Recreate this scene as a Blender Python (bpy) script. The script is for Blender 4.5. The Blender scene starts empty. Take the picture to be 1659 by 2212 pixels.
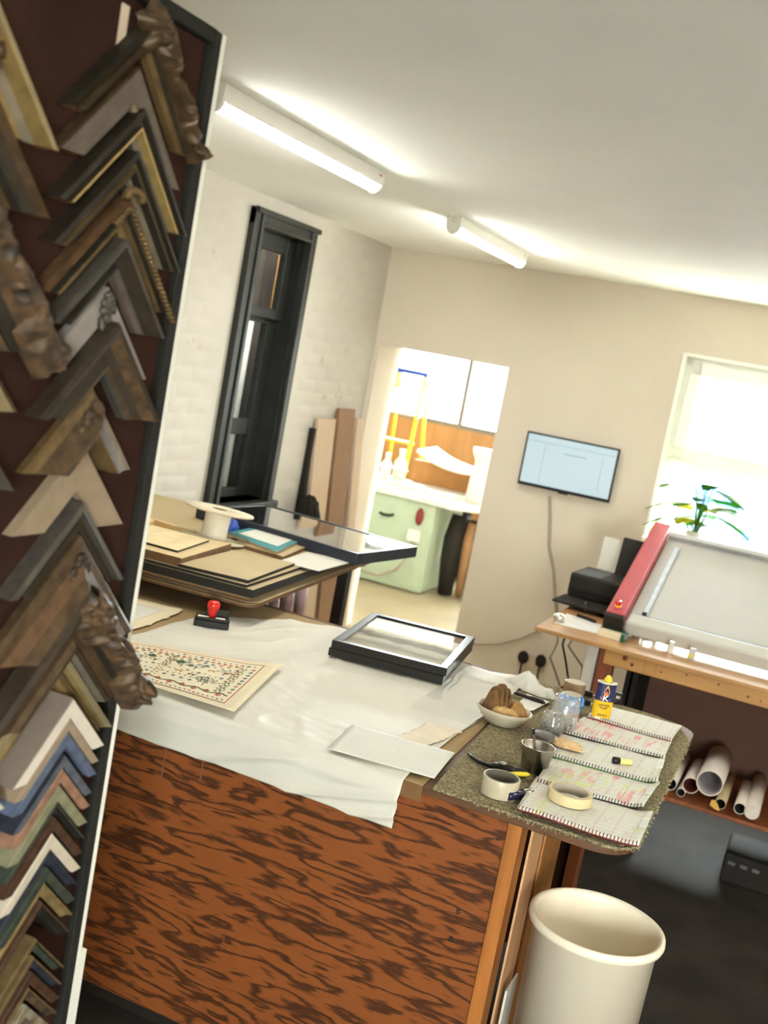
import bpy, bmesh, math, random
from math import sin, cos, pi, sqrt, radians
from mathutils import Vector, Matrix, noise

# ------------------------------------------------------------------ camera
SC = bpy.context.scene
COL = SC.collection
IMG_W, IMG_H, FPX = 1659.0, 2212.0, 2450.0
CAM_Z = 1.93
ROLL, PITCH, YAW = radians(10.654), radians(8.0), radians(21.316)
FWD = Vector((-sin(YAW) * cos(PITCH), cos(YAW) * cos(PITCH), -sin(PITCH)))
_r = FWD.cross(Vector((0, 0, 1))).normalized()
_u = _r.cross(FWD)
RGT = _r * cos(ROLL) + _u * sin(ROLL)
UPV = -_r * sin(ROLL) + _u * cos(ROLL)
CAM = Vector((0, 0, CAM_Z))
cd = bpy.data.cameras.new('camera')
cd.sensor_fit = 'HORIZONTAL'; cd.sensor_width = 36.0; cd.lens = 36.0 * FPX / IMG_W
cd.clip_start = 0.05; cd.clip_end = 200
cd.dof.use_dof = True; cd.dof.focus_distance = 2.75; cd.dof.aperture_fstop = 5.5
cam = bpy.data.objects.new('camera', cd); COL.objects.link(cam)
m = Matrix.Identity(4)
for i in range(3):
    m[i][0], m[i][1], m[i][2], m[i][3] = RGT[i], UPV[i], -FWD[i], CAM[i]
cam.matrix_world = m
SC.camera = cam

# ------------------------------------------------------------------ sky, daylight, exposure
SC.view_settings.view_transform = 'Standard'
SC.view_settings.look = 'None'
SC.view_settings.exposure = 2.6
SC.view_settings.gamma = 1.0
SC.view_settings.use_curve_mapping = False
w = bpy.data.worlds.new('sky'); SC.world = w; w.use_nodes = True
bg = w.node_tree.nodes['Background']
bg.inputs[0].default_value = (0.92, 0.97, 1.0, 1); bg.inputs[1].default_value = 16.5



def portal(name, loc, rot, sx, sy):
    l = bpy.data.lights.new(name, 'AREA'); l.shape = 'RECTANGLE'; l.size = sx; l.size_y = sy
    l.cycles.is_portal = True
    o = bpy.data.objects.new(name, l); COL.objects.link(o); o.location = loc; o.rotation_euler = rot
    return o


def ray(x, y):
    return FWD + RGT * ((x - IMG_W / 2) / FPX) - UPV * ((y - IMG_H / 2) / FPX)
def hit(x, y, p, n):
    R = ray(x, y); n = Vector(n)
    return CAM + R * ((Vector(p) - CAM).dot(n) / R.dot(n))
def onz(x, y, z): return hit(x, y, (0, 0, z), (0, 0, 1))          # a photo point on a level surface at height z
def onx(x, y, X): return hit(x, y, (X, 0, 0), (1, 0, 0))          # on a wall along the room
def ony(x, y, Y): return hit(x, y, (0, Y, 0), (0, 1, 0))          # on a front across the room
FA = radians(3.77)
FDIR = Vector((cos(FA), sin(FA), 0)); FNRM = Vector((-sin(FA), cos(FA), 0))
def onf(x, y, d=0.0): return hit(x, y, FNRM * (7.0 - d), FNRM)    # on the back wall, d in front of it

# ------------------------------------------------------------------ mesh helpers
class MB:
    def __init__(s):
        s.v = []; s.f = []; s.m = []; s.sm = []
    def add(s, vs, fs, mi=0, smooth=False):
        b = len(s.v); s.v += [tuple(v) for v in vs]
        for f in fs:
            s.f.append(tuple(b + i for i in f)); s.m.append(mi); s.sm.append(smooth)
        return b
    def box(s, lo, hi, mi=0):
        x0, y0, z0 = lo; x1, y1, z1 = hi
        s.add([(x0, y0, z0), (x1, y0, z0), (x1, y1, z0), (x0, y1, z0), (x0, y0, z1), (x1, y0, z1), (x1, y1, z1), (x0, y1, z1)],
              [(0, 3, 2, 1), (4, 5, 6, 7), (0, 1, 5, 4), (1, 2, 6, 5), (2, 3, 7, 6), (3, 0, 4, 7)], mi)
        return s
    def bar(s, a, b, wd, ht, mi=0, up=(0, 0, 1)):
        a = Vector(a); b = Vector(b); d = (b - a).normalized(); up = Vector(up)
        sd = d.cross(up)
        if sd.length < 1e-4: sd = d.cross(Vector((0, 1, 0)))
        sd.normalize(); u = sd.cross(d)
        vs = []
        for p in (a, b):
            for i, j in ((-1, -1), (1, -1), (1, 1), (-1, 1)):
                vs.append(p + sd * (i * wd / 2) + u * (j * ht / 2))
        s.add(vs, [(0, 1, 2, 3), (7, 6, 5, 4), (0, 4, 5, 1), (1, 5, 6, 2), (2, 6, 7, 3), (3, 7, 4, 0)], mi)
        return s
    def prism(s, poly, z0, z1, mi=0):
        n = len(poly)
        vs = [(p[0], p[1], z0) for p in poly] + [(p[0], p[1], z1) for p in poly]
        s.add(vs, [tuple(range(n - 1, -1, -1)), tuple(range(n, 2 * n))] + [(i, (i + 1) % n, n + (i + 1) % n, n + i) for i in range(n)], mi)
        return s
    def tube(s, pts, r, n=8, mi=0, cap=True):
        pts = [Vector(p) for p in pts]; rs = r if isinstance(r, (list, tuple)) else [r] * len(pts)
        rings = []; u = None
        for i, p in enumerate(pts):
            d = (pts[min(i + 1, len(pts) - 1)] - pts[max(i - 1, 0)])
            d = d.normalized() if d.length > 1e-9 else Vector((0, 0, 1))
            if u is None:
                u = d.orthogonal().normalized()
            u = (u - d * u.dot(d)).normalized(); q = d.cross(u)
            rings.append([p + (u * cos(2 * pi * k / n) + q * sin(2 * pi * k / n)) * rs[i] for k in range(n)])
        vs = [v for rg in rings for v in rg]; fs = []
        for i in range(len(pts) - 1):
            for k in range(n):
                fs.append((i * n + k, i * n + (k + 1) % n, (i + 1) * n + (k + 1) % n, (i + 1) * n + k))
        s.add(vs, fs, mi, True)
        if cap:
            L = len(pts) - 1
            s.add(rings[0], [tuple(range(n - 1, -1, -1))], mi); s.add(rings[L], [tuple(range(n))], mi)
        return s
    def lathe(s, prof, n=32, c=(0, 0, 0), mi=0, sx=1, sy=1, closed=False):
        vs = []; fs = []
        for r, z in prof:
            for k in range(n):
                a = 2 * pi * k / n
                vs.append((c[0] + r * sx * cos(a), c[1] + r * sy * sin(a), c[2] + z))
        m_ = len(prof)
        for i in range(m_ if closed else m_ - 1):
            j = (i + 1) % m_
            for k in range(n):
                fs.append((i * n + k, i * n + (k + 1) % n, j * n + (k + 1) % n, j * n + k))
        s.add(vs, fs, mi, True)
        return s
    def disc(s, r, z, n=32, c=(0, 0), mi=0, sx=1, sy=1):
        s.add([(c[0] + r * sx * cos(2 * pi * k / n), c[1] + r * sy * sin(2 * pi * k / n), z) for k in range(n)], [tuple(range(n))], mi)
        return s
    def blob(s, c, rx, ry, rz, mi=0, n=8, k=5, jag=0.0, seed=0):
        vs = []; fs = []
        for i in range(k + 1):
            t = pi * i / k
            for j in range(n):
                a = 2 * pi * j / n
                d = Vector((sin(t) * cos(a), sin(t) * sin(a), cos(t)))
                q = 1 + jag * noise.noise(d * 2.3 + Vector((seed, seed * .7, 0)))
                vs.append((c[0] + rx * d.x * q, c[1] + ry * d.y * q, c[2] + rz * d.z * q))
        for i in range(k):
            for j in range(n):
                fs.append((i * n + j, (i + 1) * n + j, (i + 1) * n + (j + 1) % n, i * n + (j + 1) % n))
        s.add(vs, fs, mi, True)
        return s
    def grid(s, fn, nu, nv, mi=0, smooth=True):
        vs = [fn(i / nu, j / nv) for j in range(nv + 1) for i in range(nu + 1)]
        fs = [(j * (nu + 1) + i, j * (nu + 1) + i + 1, (j + 1) * (nu + 1) + i + 1, (j + 1) * (nu + 1) + i) for j in range(nv) for i in range(nu)]
        s.add(vs, fs, mi, smooth)
        return s
    def quad(s, a, b, c, d, mi=0):
        s.add([a, b, c, d], [(0, 1, 2, 3)], mi); return s
    def build(s, name, mats, parent=None, loc=None, rot=None, bevel=0, solid=0, kind=None):
        me = bpy.data.meshes.new(name); me.from_pydata([tuple(v) for v in s.v], [], s.f)
        if not isinstance(mats, (list, tuple)): mats = [mats]
        for mm in mats: me.materials.append(mm)
        me.polygons.foreach_set('material_index', s.m); me.polygons.foreach_set('use_smooth', s.sm)
        if not solid:
            b = bmesh.new(); b.from_mesh(me)
            bmesh.ops.remove_doubles(b, verts=b.verts, dist=1e-6)
            bmesh.ops.recalc_face_normals(b, faces=b.faces); b.to_mesh(me); b.free()
        me.update()
        o = bpy.data.objects.new(name, me); COL.objects.link(o)
        if parent: o.parent = parent
        if loc is not None: o.location = loc
        if rot is not None: o.rotation_euler = rot
        if solid:
            md = o.modifiers.new('thickness', 'SOLIDIFY'); md.thickness = solid; md.offset = -1
        if bevel:
            md = o.modifiers.new('bevel', 'BEVEL'); md.width = bevel; md.segments = 2; md.limit_method = 'ANGLE'
        if kind: o['kind'] = kind
        return o


def tag(o, label, cat, group=None, kind=None):
    o['label'] = label; o['category'] = cat
    if group: o['group'] = group
    if kind: o['kind'] = kind
    return o
def thing(name, label, cat, loc=(0, 0, 0), rz=0.0, group=None, rot=None):
    o = bpy.data.objects.new(name, None); COL.objects.link(o); o.empty_display_size = 0.05
    o.location = loc; o.rotation_euler = rot if rot else (0, 0, rz)
    return tag(o, label, cat, group)
def struct(o, label=None):
    o['kind'] = 'structure'
    if label: o['label'] = label
    return o
def text(name, body, size, mat_, parent, loc, rot, ext=0.0002, align='CENTER', sx=1.0):
    cu = bpy.data.curves.new(name, 'FONT'); cu.body = body; cu.size = size; cu.extrude = ext
    cu.align_x = align; cu.align_y = 'CENTER'; cu.resolution_u = 3; cu.offset = size * 0.012
    cu.materials.append(mat_)
    tmp = bpy.data.objects.new(name + '_curve', cu); COL.objects.link(tmp)
    me = bpy.data.meshes.new_from_object(tmp.evaluated_get(bpy.context.evaluated_depsgraph_get()))
    bpy.data.objects.remove(tmp); bpy.data.curves.remove(cu)
    o = bpy.data.objects.new(name, me); COL.objects.link(o)
    o.parent = parent; o.location = loc; o.rotation_euler = rot; o.scale = (sx, 1, 1)
    return o

# ------------------------------------------------------------------ materials
def lin(c):
    return tuple(((v / 255) / 12.92 if v / 255 <= .04045 else ((v / 255 + .055) / 1.055) ** 2.4) for v in c)
def nd(t, kind, **kw):
    n = t.nodes.new(kind)
    for k, v in kw.items():
        if k.startswith('i_'):
            key = k[2:]
            n.inputs[int(key) if key.isdigit() else key.replace('_', ' ')].default_value = v
        else: setattr(n, k, v)
    return n
def mat(name, c, rough=.6, metal=0., var=.10, scale=14., stretch=(1, 1, 1), bump=0., bscale=60., emit=0., spec=.4, alpha=1., c2=None, detail=4., coat=0.):
    mm = bpy.data.materials.new(name); mm.use_nodes = True; t = mm.node_tree
    p = t.nodes['Principled BSDF']; L = t.links
    col = lin(c)
    tc = nd(t, 'ShaderNodeTexCoord'); mp = nd(t, 'ShaderNodeMapping'); mp.inputs['Scale'].default_value = stretch
    L.new(tc.outputs['Object'], mp.inputs['Vector'])
    nz = nd(t, 'ShaderNodeTexNoise', i_Scale=scale, i_Detail=detail); L.new(mp.outputs[0], nz.inputs['Vector'])
    rp = nd(t, 'ShaderNodeValToRGB')
    a = lin(c2) if c2 else tuple(v * (1 - var) for v in col)
    b = col if c2 else tuple(min(1, v * (1 + var)) for v in col)
    rp.color_ramp.elements[0].position = .32; rp.color_ramp.elements[1].position = .68
    rp.color_ramp.elements[0].color = (*a, 1); rp.color_ramp.elements[1].color = (*b, 1)
    L.new(nz.outputs['Fac'], rp.inputs[0]); L.new(rp.outputs[0], p.inputs['Base Color'])
    p.inputs['Roughness'].default_value = rough; p.inputs['Metallic'].default_value = metal
    p.inputs['Specular IOR Level'].default_value = spec
    if coat: p.inputs['Coat Weight'].default_value = coat
    if alpha < 1: p.inputs['Alpha'].default_value = alpha
    if emit:
        L.new(rp.outputs[0], p.inputs['Emission Color']); p.inputs['Emission Strength'].default_value = emit
    if bump:
        nb = nd(t, 'ShaderNodeTexNoise', i_Scale=bscale, i_Detail=5.); L.new(mp.outputs[0], nb.inputs['Vector'])
        bp = nd(t, 'ShaderNodeBump', i_Strength=bump, i_Distance=.004); L.new(nb.outputs['Fac'], bp.inputs['Height'])
        L.new(bp.outputs[0], p.inputs['Normal'])
    return mm
def thin_glass(name, tint=(.96, .98, .97), refl=1.0):
    mm = bpy.data.materials.new(name); mm.use_nodes = True; t = mm.node_tree; L = t.links
    t.nodes.remove(t.nodes['Principled BSDF'])
    out = [n for n in t.nodes if n.type == 'OUTPUT_MATERIAL'][0]
    tr = nd(t, 'ShaderNodeBsdfTransparent'); tr.inputs[0].default_value = (*tint, 1)
    gl = nd(t, 'ShaderNodeBsdfGlossy'); gl.inputs['Roughness'].default_value = .02
    ge = nd(t, 'ShaderNodeNewGeometry'); dt = nd(t, 'ShaderNodeVectorMath', operation='DOT_PRODUCT')
    L.new(ge.outputs['Incoming'], dt.inputs[0]); L.new(ge.outputs['Normal'], dt.inputs[1])
    ab = nd(t, 'ShaderNodeMath', operation='ABSOLUTE'); L.new(dt.outputs['Value'], ab.inputs[0])
    on = nd(t, 'ShaderNodeMath', operation='SUBTRACT'); on.inputs[0].default_value = 1.0; L.new(ab.outputs[0], on.inputs[1])
    pw = nd(t, 'ShaderNodeMath', operation='POWER'); pw.inputs[1].default_value = 5.0; L.new(on.outputs[0], pw.inputs[0])
    fr = nd(t, 'ShaderNodeMath', operation='MULTIPLY_ADD'); fr.inputs[1].default_value = .96; fr.inputs[2].default_value = .04; L.new(pw.outputs[0], fr.inputs[0])
    mu = nd(t, 'ShaderNodeMath', operation='MULTIPLY', use_clamp=True); mu.inputs[1].default_value = refl
    L.new(fr.outputs[0], mu.inputs[0]); mx = nd(t, 'ShaderNodeMixShader')
    L.new(mu.outputs[0], mx.inputs[0]); L.new(tr.outputs[0], mx.inputs[1]); L.new(gl.outputs[0], mx.inputs[2]); L.new(mx.outputs[0], out.inputs[0])
    return mm
def plywood(name, light, dark, sc=(1, 1, 1), freq=5.0, nscale=1.6, lo=.35, hi=.62, rough=.45):
    """rotary-cut plywood: contour bands of a stretched noise field"""
    mm = bpy.data.materials.new(name); mm.use_nodes = True; t = mm.node_tree; L = t.links
    p = t.nodes['Principled BSDF']
    tc = nd(t, 'ShaderNodeTexCoord'); mp = nd(t, 'ShaderNodeMapping'); mp.inputs['Scale'].default_value = sc
    L.new(tc.outputs['Object'], mp.inputs['Vector'])
    n1 = nd(t, 'ShaderNodeTexNoise', i_Scale=nscale, i_Detail=3.5, i_Roughness=.5, i_Distortion=.25); L.new(mp.outputs[0], n1.inputs['Vector'])
    m1 = nd(t, 'ShaderNodeMath', operation='MULTIPLY'); m1.inputs[1].default_value = freq * 2 * pi; L.new(n1.outputs['Fac'], m1.inputs[0])
    s1 = nd(t, 'ShaderNodeMath', operation='SINE'); L.new(m1.outputs[0], s1.inputs[0])
    mp2 = nd(t, 'ShaderNodeMapping'); mp2.inputs['Scale'].default_value = (1, 1, 3); L.new(mp.outputs[0], mp2.inputs[0])
    n2 = nd(t, 'ShaderNodeTexNoise', i_Scale=nscale * 9, i_Detail=6.); L.new(mp2.outputs[0], n2.inputs['Vector'])
    a1 = nd(t, 'ShaderNodeMath', operation='MULTIPLY_ADD'); a1.inputs[1].default_value = .5; a1.inputs[2].default_value = .25; L.new(s1.outputs[0], a1.inputs[0])
    a2 = nd(t, 'ShaderNodeMath', operation='MULTIPLY_ADD'); a2.inputs[1].default_value = .55; L.new(n2.outputs['Fac'], a2.inputs[0]); L.new(a1.outputs[0], a2.inputs[2])
    rp = nd(t, 'ShaderNodeValToRGB'); e = rp.color_ramp.elements
    e[0].position = lo; e[0].color = (*lin(light), 1); e[1].position = hi + .25; e[1].color = (*lin(dark), 1)
    k = e.new(hi); k.color = (*[(.45 * x + .55 * y) for x, y in zip(lin(light), lin(dark))], 1)
    L.new(a2.outputs[0], rp.inputs[0]); L.new(rp.outputs[0], p.inputs['Base Color'])
    p.inputs['Roughness'].default_value = rough; p.inputs['Specular IOR Level'].default_value = .35
    bp = nd(t, 'ShaderNodeBump', i_Strength=.15, i_Distance=.002); L.new(a2.outputs[0], bp.inputs['Height']); L.new(bp.outputs[0], p.inputs['Normal'])
    return mm

M = {}
M['ceiling'] = mat('ceiling_paint', (248, 248, 241), .85, var=.015, scale=3, bump=.03, bscale=30)
M['wall'] = mat('wall_plaster', (214, 202, 183), .85, var=.02, scale=2, bump=.04, bscale=25)
M['room2'] = mat('far_room_paint', (206, 202, 193), .85, var=.02, scale=3)
M['white'] = mat('white_gloss_paint', (222, 218, 206), .4, var=.03, scale=8)
M['upvc'] = mat('cream_window_plastic', (246, 246, 232), .35, var=.015)
M['floor'] = mat('charcoal_floor', (52, 48, 43), .62, var=.25, scale=5, bump=.08, bscale=90, spec=.06)
M['floor2'] = mat('sandy_floor', (160, 146, 118), .6, var=.08, scale=3)
M['darkgreen'] = mat('dark_green_paint', (46, 47, 43), .42, var=.15, scale=12)
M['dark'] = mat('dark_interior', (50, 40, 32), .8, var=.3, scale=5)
M['black'] = mat('black_plastic', (42, 38, 33), .5, var=.1, spec=.22)
M['blackgloss'] = mat('black_lacquer', (34, 31, 28), .32, var=.1, spec=.3)
M['felt'] = mat('red_brown_felt', (52, 32, 25), .95, var=.14, scale=8, bump=.3, bscale=500, spec=.1)
M['kraft'] = mat('kraft_paper', (156, 130, 88), .8, var=.10, scale=6, bump=.08, bscale=40)
M['kraft2'] = mat('kraft_board', (180, 160, 121), .75, var=.06, scale=5)
M['card'] = mat('cardboard', (172, 118, 66), .85, var=.10, scale=9)
M['tissue'] = mat('white_tissue_paper', (210, 205, 190), .55, var=.03, scale=4, bump=.6, bscale=16)
M['paper'] = mat('white_paper', (214, 211, 198), .7, var=.02)
M['cream'] = mat('cream_paper', (220, 205, 172), .8, var=.04, scale=6)
M['pine'] = mat('pine_wood', (190, 138, 78), .5, var=.16, scale=3, stretch=(1, 6, 14), detail=6)
M['pinedark'] = mat('pine_knot', (110, 62, 30), .6, var=.2)
M['redwood'] = mat('reddish_timber', (134, 74, 38), .55, var=.22, scale=4, stretch=(8, 8, 1), detail=6)
M['brownply'] = mat('brown_hardboard', (88, 54, 36), .7, var=.12, scale=4, stretch=(1, 1, 4))
M['oakdark'] = mat('mdf_edge', (112, 82, 52), .7, var=.2, scale=30)
M['binplastic'] = mat('cream_bin_plastic', (240, 226, 200), .42, var=.02, scale=4)
M['steel'] = mat('brushed_steel', (190, 186, 176), .25, 1., var=.1)
M['silver'] = mat('silver_tin', (225, 222, 210), .35, .8, var=.05)
M['tanleather'] = mat('tan_chamois', (158, 118, 66), .8, var=.22, scale=25, bump=.3, bscale=80)
M['brownleather'] = mat('brown_cloth', (112, 80, 44), .85, var=.25, scale=30, bump=.3, bscale=90)
M['bowl'] = mat('cream_ceramic', (196, 186, 160), .3, var=.05)
M['rag'] = mat('white_cotton_rag', (210, 205, 192), .9, var=.05, scale=20, bump=.3, bscale=60)
M['masking'] = mat('masking_tape', (208, 188, 144), .65, var=.04, scale=30)
M['cardcore'] = mat('grey_card_core', (176, 166, 148), .8, var=.08)
M['cleartape'] = mat('yellowed_clear_tape', (190, 178, 150), .3, var=.07, scale=40)
M['parcel'] = mat('brown_parcel_tape', (140, 112, 78), .4, var=.06)
M['tapetop'] = mat('tape_side', (186, 172, 146), .6, var=.05)
M['yellow'] = mat('yellow_plastic', (226, 196, 52), .35, var=.05)
M['yellowtin'] = mat('yellow_tin_print', (222, 178, 20), .35, var=.03)
M['navy'] = mat('navy_tin_print', (42, 44, 84), .35, var=.2, scale=60)
M['orange'] = mat('flame_orange', (244, 166, 48), .5, var=.15, scale=60)
M['flamecore'] = mat('flame_core', (232, 112, 40), .5, var=.1)
M['ink'] = mat('black_ink', (30, 26, 24), .6)
M['whiteink'] = mat('white_ink', (240, 236, 226), .5)
M['pinkink'] = mat('pink_ink', (226, 140, 140), .6)
M['red'] = mat('red_lacquer', (206, 26, 14), .2, var=.05, spec=.6)
M['redpaint'] = mat('machine_red_paint', (184, 78, 86), .3, var=.05)  # paler than the bare red, the arm's sheen is mixed into the colour
M['maroon'] = mat('maroon_plastic', (122, 38, 38), .5)
M['machine'] = mat('off_white_machine', (192, 189, 178), .3, var=.02)
M['tubewhite'] = mat('white_card_tube', (214, 200, 184), .7, var=.05)
M['tubered'] = mat('red_lined_tube', (120, 44, 34), .6)
M['teal'] = mat('teal_cover', (62, 138, 142), .5, var=.06)
M['blue'] = mat('blue_plastic', (52, 84, 170), .35, var=.1)
M['bluebag'] = mat('blue_plastic_film', (84, 144, 206), .15, var=.35, scale=60, spec=.7)
M['greenm'] = mat('green_machine_enamel', (176, 190, 162), .4, var=.04)
M['pinkbag'] = mat('pinkish_plastic_bag', (206, 176, 172), .25, var=.3, scale=25, stretch=(1, 1, .3))
M['beigeboard'] = mat('beige_board', (196, 172, 146), .8, var=.06, stretch=(6, 6, .6))
M['brownboard'] = mat('brown_board', (140, 106, 76), .8, var=.12, stretch=(6, 6, .6))
M['greyplank'] = mat('painted_grey_plank', (206, 190, 172), .8, var=.06, stretch=(6, 6, .6))
M['spool'] = mat('spool_card', (204, 192, 164), .75, var=.04)
M['spoolcore'] = mat('spool_core_white', (238, 228, 208), .6, var=.03)
M['tube'] = mat('tube_diffuser', (255, 255, 250), .4, var=0, emit=11.5)
def leafmat(name, c):
    mm = mat(name, c, .45, var=.25, scale=12); t = mm.node_tree; L = t.links
    out = [n for n in t.nodes if n.type == 'OUTPUT_MATERIAL'][0]; tr = nd(t, 'ShaderNodeBsdfTranslucent'); tr.inputs[0].default_value = (*lin(c), 1)
    mx = nd(t, 'ShaderNodeMixShader', i_0=.55); L.new(t.nodes['Principled BSDF'].outputs[0], mx.inputs[1]); L.new(tr.outputs[0], mx.inputs[2]); L.new(mx.outputs[0], out.inputs[0])
    return mm
M['leaf'] = leafmat('plant_leaf', (70, 124, 40)); M['leafy'] = leafmat('plant_leaf_yellow', (176, 176, 30))
M['pot'] = mat('white_pot', (226, 224, 212), .4)
M['glass'] = thin_glass('window_glass')
M['pictureglass'] = thin_glass('picture_glass', (.97, .98, .97), .55)
M['film'] = thin_glass('clear_film', (.97, .98, .99), .8)
def hazy(mm, fac):
    t = mm.node_tree; L = t.links; out = [n for n in t.nodes if n.type == 'OUTPUT_MATERIAL'][0]; src = out.inputs[0].links[0].from_socket
    df = nd(t, 'ShaderNodeBsdfTranslucent'); df.inputs[0].default_value = (.9, .9, .86, 1); d2 = nd(t, 'ShaderNodeBsdfDiffuse'); d2.inputs[0].default_value = (.9, .9, .86, 1)
    m1 = nd(t, 'ShaderNodeMixShader', i_0=.5); L.new(df.outputs[0], m1.inputs[1]); L.new(d2.outputs[0], m1.inputs[2])
    m2 = nd(t, 'ShaderNodeMixShader', i_0=fac); L.new(src, m2.inputs[1]); L.new(m1.outputs[0], m2.inputs[2]); L.new(m2.outputs[0], out.inputs[0]); return mm
M['jarglass'] = hazy(thin_glass('jar_glass', (.98, .985, .98), 2.6), .10)  # white veil mixed into the clear glass to paint in its highlights
M['rawwood'] = mat('raw_wood_end', (122, 86, 50), .8, var=.15, scale=60)
M['cable'] = mat('grey_cable', (168, 156, 138), .6)
M['flex'] = mat('black_cable', (44, 40, 35), .7, spec=.12)
M['ply'] = plywood('swirled_plywood', (138, 77, 36), (74, 41, 22), sc=(1.0, 1.0, 5.2), freq=5.0, nscale=4.4, lo=.42, hi=.76)
M['carpet'] = mat('olive_carpet', (178, 164, 128), .95, scale=150, stretch=(1, 2.2, 1), c2=(92, 82, 58), bump=.9, bscale=260, spec=.1, detail=8)
M['fringe'] = mat('frayed_backing', (160, 148, 108), .9, var=.15)
# ================================================================== the room
CEIL = 2.58
XL, XR, YF = -2.94, 1.9, -2.2
def fw(s, d, z): return FNRM * (7.0 - d) + FDIR * s + Vector((0, 0, z))
def fbox(mb, s0, s1, d0, d1, z0, z1, mi=0):      # a box in the frame of the back wall, d = distance in front of it
    vs = [fw(s, d, z) for z in (z0, z1) for s, d in ((s0, d0), (s1, d0), (s1, d1), (s0, d1))]
    mb.add(vs, [(0, 3, 2, 1), (4, 5, 6, 7), (0, 1, 5, 4), (1, 2, 6, 5), (2, 3, 7, 6), (3, 0, 4, 7)], mi)
    return mb

struct(MB().box((XL - .1, YF - .2, -.06), (XR + .2, 7.2, 0)).build('floor', M['floor']), 'dark charcoal workshop floor')
struct(MB().box((XL - .15, YF - .2, CEIL), (XR + .2, 7.4, CEIL + .1)).build('ceiling', M['ceiling']), 'white painted ceiling')

struct(MB().box((XL, 3.72, 0), (-1.06, 6.98, .003)).build('floor', mat('sandy_bounce_slab', (222, 208, 178), .6, var=.05, scale=3)), 'unseen sandy slab behind the bench, added to bounce light up')  # unseen pale slab, added to bounce lamp light onto the ceiling

# left wall of painted brick with a window opening
WY0, WY1, WZ0, WZ1 = 5.07, 5.70, .985, 2.46
b = MB()
b.box((XL - .12, YF - .2, 0), (XL, WY0, CEIL)); b.box((XL - .12, WY1, 0), (XL, 6.83, CEIL))
b.box((XL - .12, WY0, 0), (XL, WY1, WZ0)); b.box((XL - .12, WY0, WZ1), (XL, WY1, CEIL))
M['brickwall'] = mat('painted_brick', (192, 186, 173), .8, var=.03, scale=3, bump=.25, bscale=35)
def chipped(name):
    mm = mat(name, (192, 186, 173), .8, var=.03, scale=5, bump=.35, bscale=40)
    t = mm.node_tree; L = t.links; p = t.nodes['Principled BSDF']; src = p.inputs['Base Color'].links[0].from_socket
    ge = nd(t, 'ShaderNodeNewGeometry')
    n = nd(t, 'ShaderNodeTexNoise', i_Scale=6.5, i_Detail=7., i_Roughness=.75); L.new(ge.outputs['Position'], n.inputs['Vector'])
    r = nd(t, 'ShaderNodeValToRGB'); r.color_ramp.elements[0].position = .60; r.color_ramp.elements[1].position = .70
    r.color_ramp.elements[0].color = (0, 0, 0, 1); r.color_ramp.elements[1].color = (1, 1, 1, 1); L.new(n.outputs['Fac'], r.inputs[0])
    mx = nd(t, 'ShaderNodeMix', data_type='RGBA'); L.new(r.outputs[0], mx.inputs[0]); L.new(src, mx.inputs[6])
    mx.inputs[7].default_value = (*lin((176, 142, 116)), 1); L.new(mx.outputs[2], p.inputs['Base Color'])
    return mm
M['brick'] = chipped('chipped_painted_brick')
wl = struct(b.build('wall_left', M['brickwall']), 'white painted brick side wall with chipped paint')
random.seed(4)
bm_ = []
for k in range(4):
    q = MB(); rr = random.Random(k)
    def bf(u, v, rr=rr, k=k):
        e = min(u, 1 - u) * .215; f_ = min(v, 1 - v) * .065
        h = .0035 * min(1, e / .006, f_ / .006) + .0012 * noise.noise(Vector((u * 5, v * 3, k * 3.1)))
        return (h, u * .215, v * .067)
    q.grid(bf, 6, 4)
    o = q.build('brick', M['brick']); bm_.append(o.data); bpy.data.objects.remove(o)
rows = range(13, 34)
for rI in rows:
    z = .006 + rI * .0765
    y = 3.92 + (.1125 if rI % 2 else 0)
    while y < 6.80:
        y1 = y + .215
        if not (z + .067 > WZ0 - .09 and z < WZ1 + .08 and y1 > WY0 - .09 and y < WY1 + .05) and z + .067 < CEIL and y1 < 6.83:
            o = bpy.data.objects.new('brick', random.choice(bm_)); COL.objects.link(o)
            o.location = (XL, y, z); o.parent = wl
        y += .2255

# dark sash window in the left wall
wn = struct(thing('window_1', 'dark painted sash window in white brick wall', 'window'))
del wn['category']
b = MB()
for (y0, y1, z0, z1) in ((5.0, 5.085, .96, 2.50), (5.62, 5.70, .96, 2.50)):
    b.box((XL, y0, z0), (-2.905, y1, z1)); b.box((-2.905, y0 + (.055 if y0 < 5.3 else 0), z0), (-2.892, y1 - (0 if y0 < 5.3 else .055), z1))
b.box((XL, 5.0, 2.42), (-2.905, 5.70, 2.505)); b.box((-2.905, 5.0, 2.478), (-2.885, 5.70, 2.505)); b.box((-2.905, 5.06, 2.42), (-2.895, 5.64, 2.44))
b.build('architrave', M['darkgreen'], wn, bevel=.004)
MB().box((-3.06, 4.99, .945), (-2.88, 5.73, .985)).build('sill', M['darkgreen'], wn, bevel=.006)
b = MB()
b.box((-3.06, WY0, WZ0), (-2.94, WY0 + .035, WZ1)); b.box((-3.06, WY1 - .035, WZ0), (-2.94, WY1, WZ1)); b.box((-3.06, WY0, WZ1 - .035), (-2.94, WY1, WZ1))
b.build('frame', M['darkgreen'], wn)
b = MB()
b.box((-3.049, WY0 + .10, 2.33), (-3.011, WY1 - .13, 2.43)); b.box((-3.049, WY0 + .10, 1.98), (-3.011, WY1 - .13, 2.035))
b.box((-3.05, WY0 + .03, 1.98), (-3.01, WY0 + .10, 2.43)); b.box((-3.05, WY1 - .13, 1.98), (-3.01, WY1 - .03, 2.43))
b.build('sash', M['darkgreen'], wn, bevel=.003)
b = MB()
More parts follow.
